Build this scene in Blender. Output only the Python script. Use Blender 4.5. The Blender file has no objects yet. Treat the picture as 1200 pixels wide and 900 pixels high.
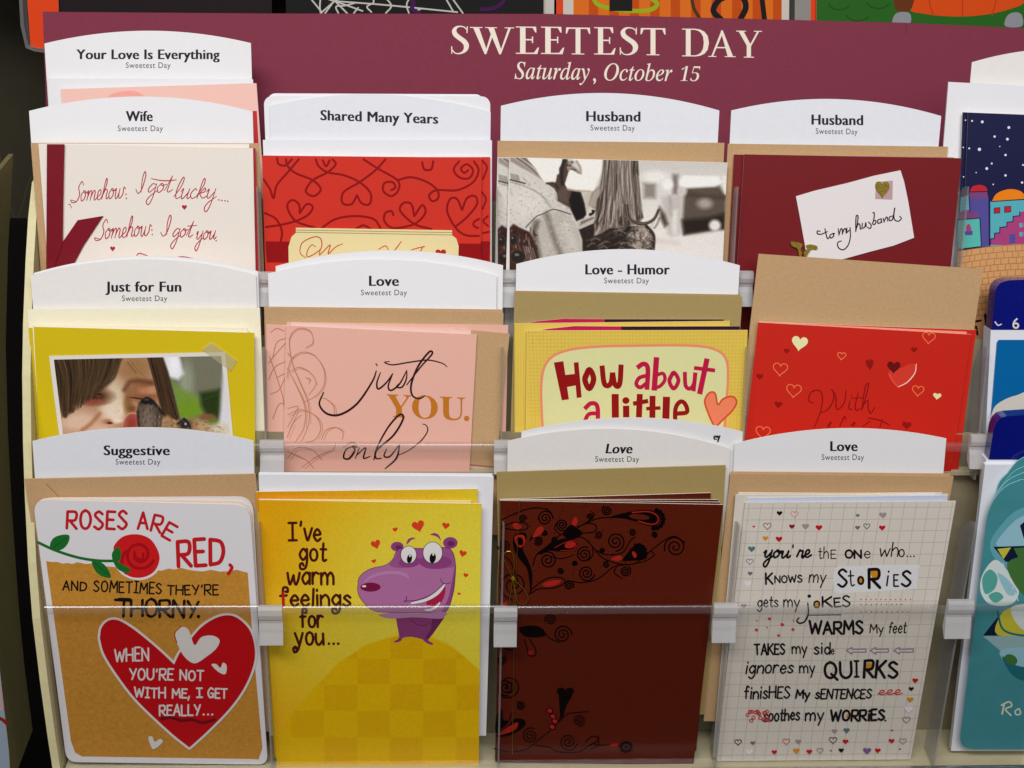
import bpy, math, random
import numpy as np
from mathutils import Vector, Matrix

R = math.radians
SC = bpy.context.scene
COL = SC.collection
random.seed(7)

# ------------------------------------------------------------------ camera, light, exposure
FPX = 1673.0                      # focal length in pixels of the 1200 px wide photograph
PITCH, YAW, ROLL = R(28), R(3.0), R(1.6)
DIST = 0.85
cam_rot = Matrix.Rotation(-YAW, 4, 'Z') @ Matrix.Rotation(math.pi/2 - PITCH, 4, 'X') @ Matrix.Rotation(ROLL, 4, 'Z')
VIEW = (cam_rot.to_3x3() @ Vector((0, 0, -1)))
CAM = Vector((0, 0, 1.2)) - VIEW*DIST
cd = bpy.data.cameras.new('camera'); cd.sensor_width = 36; cd.lens = 36*FPX/1200
cd.clip_start = .02; cd.clip_end = 30
co = bpy.data.objects.new('camera', cd); COL.objects.link(co)
co.matrix_world = Matrix.Translation(CAM) @ cam_rot
SC.camera = co

w = bpy.data.worlds.new('World'); SC.world = w; w.use_nodes = True
_bg = w.node_tree.nodes['Background']                # soft light of the shop: pale ceiling above, dim floor below
_tc = w.node_tree.nodes.new('ShaderNodeTexCoord'); _sx = w.node_tree.nodes.new('ShaderNodeSeparateXYZ')
_rp = w.node_tree.nodes.new('ShaderNodeValToRGB')
w.node_tree.links.new(_tc.outputs['Generated'], _sx.inputs[0]); w.node_tree.links.new(_sx.outputs['Z'], _rp.inputs[0])
_rp.color_ramp.elements[0].position = 0; _rp.color_ramp.elements[0].color = (.16, .13, .11, 1)
_rp.color_ramp.elements[1].position = .35; _rp.color_ramp.elements[1].color = (1.0, .99, 1.0, 1)
w.node_tree.links.new(_rp.outputs[0], _bg.inputs[0])
_bg.inputs[1].default_value = .10

def area(name, loc, aim, sx, sy, power, colr):
    l = bpy.data.lights.new(name, 'AREA'); l.shape = 'RECTANGLE'; l.size = sx; l.size_y = sy
    l.energy = power; l.color = colr
    o = bpy.data.objects.new(name, l); COL.objects.link(o)
    o.location = loc
    o.rotation_euler = (Vector(aim)-Vector(loc)).to_track_quat('-Z', 'Y').to_euler()
    return o
area('ceiling_light', (-.28, -1.12, 2.75), (-.05, .0, 1.2), 1.7, .4, 37, (1, .982, .968))
area('ceiling_light', (.4, -2.4, 2.9), (0, 0, 1.2), 2.4, .6, 23, (1, .98, .965))

SC.view_settings.view_transform = 'Standard'; SC.view_settings.look = 'None'
SC.view_settings.exposure = 0; SC.view_settings.gamma = 1
SC.view_settings.use_curve_mapping = False
SC.cycles.transparent_max_bounces = 24
SC.cycles.max_bounces = 8

# ------------------------------------------------------------------ materials
GAIN = 1.0
def lin(c):
    c = c/255.0
    return c/12.92 if c <= .04045 else ((c+.055)/1.055)**2.4
def rgb(c, g=GAIN):
    return tuple(min(.88, lin(x)**1.12*1.03*g) for x in c)
MATS = {}
def mat(key, c, rough=.55, spec=.3, noise=.05, scale=900, bump=.05, metal=0, coat=0, vor=0):
    if key in MATS: return MATS[key]
    m = bpy.data.materials.new(key); m.use_nodes = True
    nt = m.node_tree; b = nt.nodes['Principled BSDF']
    b.inputs['Roughness'].default_value = rough
    b.inputs['Specular IOR Level'].default_value = spec
    b.inputs['Metallic'].default_value = metal
    b.inputs['Coat Weight'].default_value = coat
    b.inputs['Coat Roughness'].default_value = .12
    base = rgb(c)
    geo = nt.nodes.new('ShaderNodeNewGeometry')
    nz = nt.nodes.new('ShaderNodeTexNoise'); nz.inputs['Scale'].default_value = scale
    nz.inputs['Detail'].default_value = 5
    nt.links.new(geo.outputs['Position'], nz.inputs['Vector'])
    mx = nt.nodes.new('ShaderNodeMixRGB'); mx.blend_type = 'MIX'
    nt.links.new(nz.outputs['Fac'], mx.inputs[0])
    if c == 'attr':
        pass
    mx.inputs[1].default_value = tuple(x*(1-noise*2) for x in base)+(1,)
    mx.inputs[2].default_value = tuple(min(.9, x*(1+noise*2)) for x in base)+(1,)
    nt.links.new(mx.outputs[0], b.inputs['Base Color'])
    if bump:
        bp = nt.nodes.new('ShaderNodeBump'); bp.inputs['Strength'].default_value = bump
        bp.inputs['Distance'].default_value = .0006
        nt.links.new(nz.outputs['Fac'], bp.inputs['Height'])
        nt.links.new(bp.outputs[0], b.inputs['Normal'])
    MATS[key] = m
    return m
def attr_mat(key, rough=.45, spec=.35, coat=0):
    if key in MATS: return MATS[key]
    m = bpy.data.materials.new(key); m.use_nodes = True
    nt = m.node_tree; b = nt.nodes['Principled BSDF']
    a = nt.nodes.new('ShaderNodeVertexColor'); a.layer_name = 'ink'
    nz = nt.nodes.new('ShaderNodeTexNoise'); nz.inputs['Scale'].default_value = 900
    geo = nt.nodes.new('ShaderNodeNewGeometry')
    nt.links.new(geo.outputs['Position'], nz.inputs['Vector'])
    mr = nt.nodes.new('ShaderNodeMapRange'); mr.inputs[3].default_value = .92; mr.inputs[4].default_value = 1.08
    nt.links.new(nz.outputs['Fac'], mr.inputs[0])
    mu = nt.nodes.new('ShaderNodeVectorMath'); mu.operation = 'SCALE'
    nt.links.new(a.outputs[0], mu.inputs[0]); nt.links.new(mr.outputs[0], mu.inputs['Scale'])
    nt.links.new(mu.outputs[0], b.inputs['Base Color'])
    b.inputs['Roughness'].default_value = rough; b.inputs['Specular IOR Level'].default_value = spec
    b.inputs['Coat Weight'].default_value = coat; b.inputs['Coat Roughness'].default_value = .15
    MATS[key] = m
    return m
def clear_mat(key, tint=.93, gloss=.10, rough=.06, frost=0.0, frost_c=(.8, .8, .82)):
    if key in MATS: return MATS[key]
    m = bpy.data.materials.new(key); m.use_nodes = True
    nt = m.node_tree; nt.nodes.clear()
    out = nt.nodes.new('ShaderNodeOutputMaterial')
    tr = nt.nodes.new('ShaderNodeBsdfTransparent'); tr.inputs[0].default_value = (tint, tint, tint, 1)
    gl = nt.nodes.new('ShaderNodeBsdfGlossy'); gl.inputs['Roughness'].default_value = rough
    lw = nt.nodes.new('ShaderNodeLayerWeight'); lw.inputs[0].default_value = .5
    pw = nt.nodes.new('ShaderNodeMath'); pw.operation = 'POWER'; pw.inputs[1].default_value = 5
    fr = nt.nodes.new('ShaderNodeMath'); fr.operation = 'MULTIPLY_ADD'; fr.inputs[1].default_value = .5; fr.inputs[2].default_value = .035
    nt.links.new(lw.outputs['Facing'], pw.inputs[0]); nt.links.new(pw.outputs[0], fr.inputs[0])
    ad = nt.nodes.new('ShaderNodeMath'); ad.operation = 'ADD'; ad.inputs[1].default_value = gloss; ad.use_clamp = True
    nt.links.new(fr.outputs[0], ad.inputs[0])
    mx = nt.nodes.new('ShaderNodeMixShader')
    nt.links.new(ad.outputs[0], mx.inputs[0]); nt.links.new(tr.outputs[0], mx.inputs[1]); nt.links.new(gl.outputs[0], mx.inputs[2])
    last = mx
    if frost:
        df = nt.nodes.new('ShaderNodeBsdfDiffuse'); df.inputs[0].default_value = frost_c+(1,)
        tl = nt.nodes.new('ShaderNodeBsdfTranslucent'); tl.inputs[0].default_value = frost_c+(1,)
        dm = nt.nodes.new('ShaderNodeMixShader'); dm.inputs[0].default_value = .4
        nt.links.new(df.outputs[0], dm.inputs[1]); nt.links.new(tl.outputs[0], dm.inputs[2])
        m2 = nt.nodes.new('ShaderNodeMixShader'); m2.inputs[0].default_value = frost
        nt.links.new(mx.outputs[0], m2.inputs[1]); nt.links.new(dm.outputs[0], m2.inputs[2])
        last = m2
    nt.links.new(last.outputs[0], out.inputs[0])
    MATS[key] = m
    return m

WHITE = mat('white_card', (226, 226, 230), .6, .25, .012, 500, .03)
TAGW = mat('tag_card', (228, 228, 231), .6, .25, .012, 500, .03)
INK = mat('black_ink', (32, 32, 44), .5, .3, 0, 200, 0)
GREYINK = mat('grey_ink', (72, 72, 82), .5, .3, 0, 200, 0)
EDGE = mat('paper_core', (228, 220, 208), .8, .1, .02)
KRAFT = mat('kraft_paper', (190, 158, 120), .7, .2, .09, 900, .12)
OLIVE = mat('olive_gold_paper', (168, 147, 98), .6, .3, .06, 900, .12)
CREAM = mat('cream_paper', (236, 230, 205), .65, .2, .02, 500, .05)

# ------------------------------------------------------------------ geometry helpers
def ray(px, py):
    return cam_rot.to_3x3() @ Vector(((px-600)/FPX, -(py-450)/FPX, -1))
class Plane:
    def __init__(s, p0, lean, yaw=0):
        s.p0 = p0; s.lean = lean; s.yaw = yaw
        s.n = Matrix.Rotation(yaw, 3, 'Z') @ Vector((0, -math.cos(lean), math.sin(lean)))
        s.up = Matrix.Rotation(yaw, 3, 'Z') @ Vector((0, math.sin(lean), math.cos(lean)))
        s.right = s.up.cross(s.n) * -1
        if s.right.x < 0: s.right = -s.right
    def hit(s, px, py, t=0):
        d = ray(px, py)
        return CAM + d * (((s.p0 + s.n*t) - CAM).dot(s.n) / d.dot(s.n))
    def turned(s, px, py, t, yaw=0, dlean=0):
        return Plane(s.hit(px, py, t), s.lean+dlean, s.yaw+yaw)
def at_depth(px, py, d):
    return CAM + ray(px, py)*d
def row_plane(py, depth, lean, px=600):
    return Plane(at_depth(px, py, depth), lean)
ROW0 = row_plane(90, .915, R(13))
ROW1 = row_plane(150, .85, R(13.5))
ROW2 = row_plane(350, .85, R(13.5))
ROW3 = row_plane(550, .85, R(4.5))
SIGN = row_plane(100, .945, R(10))
BACK = row_plane(10, 1.02, R(8))

def smooth(pts, n=8, closed=False):
    P = [Vector(p) for p in pts]
    if len(P) < 3: return [tuple(p) for p in P]
    out = []
    N = len(P)
    rng = range(N if closed else N-1)
    for i in rng:
        if closed: a, b, c, d = P[i-1], P[i], P[(i+1) % N], P[(i+2) % N]
        else:
            b, c = P[i], P[i+1]
            a = P[i-1] if i else b*2-c
            d = P[i+2] if i+2 < N else c*2-b
        for k in range(n):
            t = k/n
            out.append(tuple(.5*((2*b)+(c-a)*t+(2*a-5*b+4*c-d)*t*t+(3*b-a-3*c+d)*t**3)))
    if not closed: out.append(tuple(P[-1]))
    return out

class Part:
    def __init__(s, name, label=None, parent=None):
        s.name, s.label, s.parent = name, label, parent
        s.v, s.f, s.fm, s.m, s.col = [], [], [], [], None
        s.smooth = False
    def add(s, verts, faces, m):
        b = len(s.v); s.v += [tuple(v) for v in verts]
        if m not in s.m: s.m.append(m)
        k = s.m.index(m)
        for f in faces: s.f.append([b+i for i in f]); s.fm.append(k)
    def build(s, origin, parent):
        me = bpy.data.meshes.new(s.name)
        o3 = Vector(origin)
        me.from_pydata([tuple(Vector(v)-o3) for v in s.v], [], s.f)
        for m in s.m: me.materials.append(m)
        me.polygons.foreach_set('material_index', s.fm)
        if s.smooth: me.polygons.foreach_set('use_smooth', [True]*len(s.f))
        if s.col is not None:
            ca = me.color_attributes.new('ink', 'FLOAT_COLOR', 'POINT')
            ca.data.foreach_set('color', s.col.ravel())
        me.update()
        o = bpy.data.objects.new(s.name, me); COL.objects.link(o)
        if parent: o.parent = parent
        else: o.location = o3
        if s.label: o['label'] = s.label
        return o

def bfont(s, bold=0.0, sp=1.0):
    c = bpy.data.curves.new('text', 'FONT'); c.body = s; c.resolution_u = 3; c.offset = bold; c.space_character = sp
    o = bpy.data.objects.new('text', c); COL.objects.link(o)
    bpy.context.view_layer.update()
    me = bpy.data.meshes.new_from_object(o.evaluated_get(bpy.context.evaluated_depsgraph_get()))
    V = [(v.co.x, v.co.y) for v in me.vertices]; F = [list(p.vertices) for p in me.polygons]
    bpy.data.objects.remove(o); bpy.data.curves.remove(c); bpy.data.meshes.remove(me)
    return V, F
def mbold(s):
    return ''.join(chr(0x1D400+ord(c)-65) if 'A' <= c <= 'Z' else chr(0x1D41A+ord(c)-97) if 'a' <= c <= 'z' else c for c in s)
def mital(s):
    return ''.join('\u210E' if c == 'h' else chr(0x1D434+ord(c)-65) if 'A' <= c <= 'Z' else chr(0x1D44E+ord(c)-97) if 'a' <= c <= 'z' else c for c in s)

# hand lettering: single-stroke alphabets (cap height 1, x height .62); '~' = smooth stroke
PRINT = {
'A': (.6, "0,0 .3,1 .6,0;.12,.36 .5,.36"), 'B': (.5, "0,0 0,1;~0,1 .42,.95 .4,.6 0,.53;~0,.53 .5,.5 .48,.06 0,0"),
'C': (.55, "~.52,.86 .27,1 .02,.5 .24,0 .55,.15"), 'D': (.58, "0,0 0,1;~0,1 .45,.9 .57,.5 .4,.1 0,0"),
'E': (.45, "0,0 0,1;0,1 .44,1;0,.53 .36,.53;0,0 .45,0"), 'F': (.45, "0,0 0,1;0,1 .45,1;0,.53 .36,.53"),
'G': (.6, "~.55,.85 .28,1 .02,.5 .24,.0 .55,.2;.32,.44 .57,.44 .56,.02"), 'H': (.6, "0,0 0,1;.58,0 .58,1;0,.5 .58,.5"),
'I': (.34, "0,1 .34,1;.17,1 .17,0;0,0 .34,0"), 'J': (.45, "~.4,1 .42,.2 .2,0 .0,.18"), 'K': (.55, "0,0 0,1;.52,1 .02,.45;.14,.55 .55,0"),
'L': (.45, "0,1 0,0;0,0 .45,0"), 'M': (.7, "0,0 .06,1 .35,.35 .64,1 .7,0"), 'N': (.58, "0,0 0,1;0,1 .56,0;.56,0 .56,1"),
'O': (.62, "~.3,1 .1,.86 .02,.5 .1,.13 .3,0 .5,.13 .6,.5 .5,.86 .3,1 .26,.99"), 'P': (.5, "0,0 0,1;~0,1 .45,.97 .45,.5 0,.45"),
'Q': (.66, "~.3,1 .1,.86 .02,.5 .1,.13 .3,0 .5,.13 .6,.5 .5,.86 .3,1 .26,.99;.35,.25 .66,-.12"), 'R': (.55, "0,0 0,1;~0,1 .48,.97 .45,.52 0,.46;.15,.46 .55,0"),
'S': (.5, "~.46,.86 .25,1 .04,.8 .25,.54 .48,.27 .26,0 .0,.14"), 'T': (.56, "0,1 .56,1;.28,1 .28,0"),
'U': (.58, "~0,1 .02,.25 .28,0 .54,.25 .56,1"), 'V': (.58, "0,1 .28,0 .58,1"), 'W': (.85, "0,1 .2,0 .42,.8 .64,0 .85,1"),
'X': (.55, "0,1 .55,0;.55,1 0,0"), 'Y': (.55, "0,1 .27,.48;.55,1 .2,0"), 'Z': (.5, "0,1 .5,1 0,0 .5,0"),
'a': (.48, "~.44,.5 .25,.63 .02,.32 .2,0 .44,.22;.45,.62 .46,0"), 'b': (.48, "0,1 .02,0;~.02,.4 .25,.62 .47,.3 .25,0 .02,.12"),
'c': (.42, "~.42,.5 .22,.62 .02,.3 .22,0 .42,.12"), 'd': (.48, "~.44,.42 .22,.62 .02,.3 .22,0 .44,.2;.46,1 .46,0"),
'e': (.46, "~.03,.32 .44,.36 .24,.63 .02,.3 .22,0 .44,.12"), 'f': (.36, "~.38,.9 .2,1 .14,.7 .14,0;0,.58 .34,.58"),
'g': (.48, "~.44,.45 .22,.62 .02,.32 .22,.04 .44,.25;~.45,.62 .46,-.1 .24,-.38 .02,-.24"), 'h': (.48, "0,1 0,0;~0,.38 .25,.62 .44,.4 .45,0"),
'i': (.12, ".06,.6 .06,0;.06,.84 .06,.9"), 'j': (.25, "~.2,.6 .2,-.1 .06,-.36 -.12,-.26;.2,.84 .2,.9"), 'k': (.46, "0,1 0,0;.42,.62 .02,.25;.12,.34 .46,0"),
'l': (.12, ".06,1 .06,0"), 'm': (.74, "0,.6 0,0;~0,.38 .2,.62 .36,.4 .36,0;~.36,.38 .56,.62 .72,.4 .73,0"), 'n': (.46, "0,.6 0,0;~0,.38 .25,.62 .44,.4 .45,0"),
'o': (.48, "~.24,.62 .09,.54 .02,.31 .09,.07 .24,0 .39,.07 .46,.31 .39,.54 .24,.62 .2,.61"), 'p': (.48, "0,.6 .02,-.36;~.02,.4 .25,.62 .47,.3 .25,0 .02,.12"), 'q': (.48, "~.44,.42 .22,.62 .02,.3 .22,0 .44,.2;.46,.6 .46,-.36"),
'r': (.36, "0,.6 0,0;~0,.35 .16,.6 .36,.54"), 's': (.4, "~.38,.5 .2,.62 .04,.48 .2,.33 .38,.16 .2,0 .0,.1"), 't': (.36, "~.16,.9 .15,.15 .24,0 .36,.06;0,.6 .34,.6"),
'u': (.48, "~0,.6 .02,.15 .2,0 .44,.25;.45,.6 .47,0"), 'v': (.46, "0,.6 .22,0 .46,.6"), 'w': (.7, "0,.6 .16,0 .35,.5 .54,0 .7,.6"),
'x': (.42, "0,.6 .42,0;.42,.6 0,0"), 'y': (.46, "0,.6 .24,.05;.46,.6 .1,-.36"), 'z': (.42, "0,.6 .4,.6 0,0 .42,0"),
'.': (.1, ".04,.0 .06,.05"), ',': (.14, "~.1,.12 .12,-.02 .02,-.2"), "'": (.14, ".08,1 .04,.78"), '-': (.35, "0,.4 .35,.4"), '5': (.5, ".45,1 .06,1 .03,.58;~.03,.58 .3,.64 .48,.32 .28,0 .0,.1"),
'1': (.3, ".0,.8 .18,1 .18,0"), '6': (.5, "~.42,.98 .1,.7 .02,.3 .24,0 .48,.28 .26,.56 .04,.34"),
}
ROUNDED = dict(PRINT)      # the curly lower case of the hippo card
ROUNDED['y'] = (.5, "0,.6 .24,.04;~.48,.6 .32,.1 .16,-.3 -.04,-.4 -.1,-.2 .04,-.12 .08,-.24")
ROUNDED['g'] = (.5, "~.44,.45 .22,.62 .02,.32 .22,.04 .44,.25;~.45,.62 .47,-.05 .36,-.4 .1,-.44 .04,-.22 .18,-.14 .26,-.26")
ROUNDED['f'] = (.42, "~.30,.8 .42,.78 .40,1 .2,1.02 .15,.8 .16,.4 .17,0;0,.56 .36,.58")
ROUNDED['w'] = (.72, "~0,.62 .08,.2 .18,0 .36,.5;~.36,.5 .44,.1 .54,0 .66,.3 .72,.64")
ROUNDED['v'] = (.48, "~0,.62 .12,.2 .22,0 .36,.3 .48,.64")
CURS = {
'S': (.62, "~.7,.82 .55,1.02 .36,.72 .5,.38 .36,.02 .02,-.04 -.1,.1 .25,.02"), 'I': (.5, "~.05,.25 .2,.05 .38,.25 .5,.85 .42,1.05 .34,.7 .36,.1"),
'W': (1.05, "~-.05,.55 -.05,.85 .15,1 .3,.7 .2,.1 -.05,-.45;~.2,.1 .35,.08 .62,.45 .7,.98;~.7,.98 .62,.3 .75,.02 1.0,.4 1.02,.9 .95,1.0"),
'a': (.55, "~.42,.48 .25,.55 .05,.22 .14,.0 .4,.3 .44,.5;~.44,.5 .38,.12 .46,0 .6,.14"), 'b': (.45, "~.0,.1 .28,.6 .3,1.0 .2,.95 .14,.15 .3,.0 .42,.3 .3,.45 .5,.38"),
'c': (.42, "~.36,.42 .26,.52 .06,.25 .18,.0 .45,.14"), 'd': (.58, "~.42,.46 .24,.54 .05,.22 .14,.0 .4,.3;~.56,1.05 .46,.6 .4,.1 .5,.0 .62,.14"),
'e': (.42, "~.0,.1 .3,.3 .28,.52 .12,.44 .1,.1 .24,.0 .46,.15"), 'g': (.52, "~.44,.46 .26,.54 .06,.24 .14,.04 .42,.32;~.46,.54 .36,-.3 .2,-.7 .05,-.5 .2,-.2 .58,.14"),
'h': (.55, "~.0,.1 .3,.7 .3,1.05 .2,.9 .06,.0;~.1,.2 .28,.5 .42,.42 .38,.1 .46,0 .6,.15"), 'k': (.55, "~.0,.1 .3,.7 .3,1.02 .2,.9 .06,.0;~.1,.2 .4,.54 .42,.36 .16,.26;~.16,.26 .36,.02 .6,.14"),
'l': (.36, "~.0,.1 .26,.62 .34,1.05 .24,1.1 .08,.5 .14,.02 .42,.14"), 'm': (.78, "~.0,.36 .1,.52 .1,.3 .06,.0;~.06,.1 .24,.5 .36,.42 .32,.0;~.32,.1 .5,.5 .62,.42 .6,.08 .68,0 .82,.14"),
'n': (.52, "~.0,.36 .1,.52 .1,.3 .06,.0;~.06,.1 .26,.5 .38,.42 .34,.08 .42,0 .56,.14"), 'o': (.5, "~.26,.52 .06,.3 .14,.0 .36,.16 .36,.46 .22,.52 .3,.4 .54,.46"),
'r': (.4, "~.0,.1 .14,.55 .2,.48 .34,.48 .3,.1 .38,.0 .46,.14"), 's': (.38, "~.0,.1 .22,.56 .32,.25 .18,.0 .0,.08;.18,.0 .42,.12"), 't': (.4, "~.0,.1 .3,.95;~.3,.95 .16,.15 .24,.0 .44,.14;-.05,.66 .55,.7"),
'u': (.55, "~.0,.36 .12,.52 .08,.1 .18,.0 .4,.3 .46,.52;~.46,.52 .4,.1 .48,.0 .6,.14"), 'w': (.75, "~.0,.4 .1,.52 .08,.1 .2,.0 .38,.4;~.38,.5 .34,.1 .46,.0 .64,.2 .68,.55 .82,.44"),
'y': (.55, "~.0,.36 .12,.52 .08,.14 .2,.04 .42,.34;~.48,.54 .36,-.3 .2,-.68 .06,-.5 .2,-.2 .6,.12"), 'i': (.28, "~.0,.1 .16,.52 .1,.1 .2,.0 .34,.14;.22,.74 .24,.78"),
'.': (.2, ".08,.0 .12,.05"), "'": (.2, ".18,1 .1,.8"), ';': (.2, ".1,.0 .14,.04;.14,.3 .18,.34"),
}
def heart(cx, cy, w, h, rot=0, n=22):
    pts = []
    for i in range(n):
        a = 2*math.pi*i/n
        x = 16*math.sin(a)**3/16; y = (13*math.cos(a)-5*math.cos(2*a)-2*math.cos(3*a)-math.cos(4*a))/14.5
        x *= w/2; y = -(y+.12)*h/2
        c, s_ = math.cos(rot), math.sin(rot)
        pts.append((cx+x*c-y*s_, cy+x*s_+y*c))
    return pts
def ellipse(cx, cy, rx, ry, rot=0, n=28):
    c, s_ = math.cos(rot), math.sin(rot)
    return [(cx+rx*math.cos(a)*c-ry*math.sin(a)*s_, cy+rx*math.cos(a)*s_+ry*math.sin(a)*c) for a in (2*math.pi*i/n for i in range(n))]
def spiral(cx, cy, r, turns=1.8, a0=0, sgn=1, n=40):
    return [(cx+r*(1-.88*i/n)*math.cos(a0+sgn*2*math.pi*turns*i/n), cy+r*(1-.88*i/n)*math.sin(a0+sgn*2*math.pi*turns*i/n)) for i in range(n+1)]

SERIF = {   # filled serif capitals: (width, polygons)
'E': (.56, [[(.12,.02),(.25,.02),(.25,.98),(.12,.98)], [(.02,0),(.53,0),(.57,.24),(.54,.24),(.45,.05),(.02,.035)], [(.02,1),(.50,1),(.51,.79),(.48,.79),(.42,.955),(.02,.965)], [(.2,.495),(.41,.495),(.41,.545),(.2,.545)], [(.40,.40),(.43,.40),(.43,.64),(.40,.64)]]),
'T': (.66, [[(.265,.02),(.395,.02),(.395,.98),(.265,.98)], [(.16,0),(.50,0),(.50,.035),(.16,.035)], [(.0,.77),(.03,.77),(.085,.95),(.575,.95),(.63,.77),(.66,.77),(.65,1.0),(.01,1.0)]]),
'A': (.78, [[(.085,.02),(.135,.02),(.405,.88),(.37,1.0)], [(.355,1.01),(.41,1.03),(.71,.02),(.555,.02)], [(.2,.335),(.56,.335),(.545,.385),(.215,.385)], [(0,0),(.23,0),(.23,.033),(0,.033)], [(.47,0),(.78,0),(.78,.033),(.47,.033)]]),
'Y': (.74, [[(.30,.02),(.43,.02),(.43,.47),(.30,.47)], [(.21,0),(.52,0),(.52,.035),(.21,.035)], [(.05,.98),(.2,.98),(.43,.47),(.43,.40),(.30,.40),(.30,.45)], [(.395,.47),(.43,.42),(.68,.98),(.62,.98)], [(-.02,.967),(.28,.967),(.28,1),(-.02,1)], [(.52,.967),(.76,.967),(.76,1),(.52,1)]]),
'W': (1.04, [[(.05,.98),(.195,.98),(.39,.12),(.345,-.02),(.335,-.02)], [(.335,-.02),(.375,-.02),(.575,.86),(.535,.98)], [(.42,.98),(.565,.98),(.75,.12),(.705,-.02),(.695,-.02)], [(.695,-.02),(.735,-.02),(.98,.98),(.92,.98)], [(-.03,.967),(.28,.967),(.28,1),(-.03,1)], [(.345,.967),(.64,.967),(.64,1),(.345,1)], [(.83,.967),(1.06,.967),(1.06,1),(.83,1)]]),
'D': (.76, [[(.12,.02),(.25,.02),(.25,.98),(.12,.98)], [(.02,0),(.3,0),(.3,.035),(.02,.035)], [(.02,1),(.3,1),(.3,.965),(.02,.965)]]),
'S': (.48, [[(.415,.75),(.445,.75),(.45,1.0),(.425,.98)], [(.02,.01),(.045,.01),(.045,.27),(.015,.27)]]),
}
_o = [(.2,1),(.38,1),(.5,.975),(.62,.9),(.71,.75),(.745,.5),(.71,.25),(.62,.1),(.5,.025),(.38,0),(.2,0)]
_i = [(.2,.96),(.36,.96),(.45,.93),(.53,.85),(.585,.71),(.605,.5),(.585,.29),(.53,.15),(.45,.07),(.36,.04),(.2,.04)]
SERIF['D'][1].extend([[_o[k], _o[k+1], _i[k+1], _i[k]] for k in range(10)])
_c = [(.435,.86,.03),(.36,.955,.035),(.25,.985,.045),(.15,.945,.075),(.095,.83,.115),(.13,.69,.14),(.235,.57,.15),(.345,.46,.15),(.41,.33,.14),(.40,.18,.115),(.33,.07,.075),(.22,.015,.045),(.11,.04,.035),(.035,.16,.03)]
_L, _Rr = [], []
for k in range(len(_c)):
    a, b = _c[max(0, k-1)], _c[min(len(_c)-1, k+1)]; dx, dy = b[0]-a[0], b[1]-a[1]; l_ = math.hypot(dx, dy); h_ = _c[k][2]/2
    _L.append((_c[k][0]-dy/l_*h_, _c[k][1]+dx/l_*h_)); _Rr.append((_c[k][0]+dy/l_*h_, _c[k][1]-dx/l_*h_))
_L, _Rr = smooth(_L, 3), smooth(_Rr, 3)
SERIF['S'][1].extend([[_L[k], _L[k+1], _Rr[k+1], _Rr[k]] for k in range(len(_L)-1)])

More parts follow.
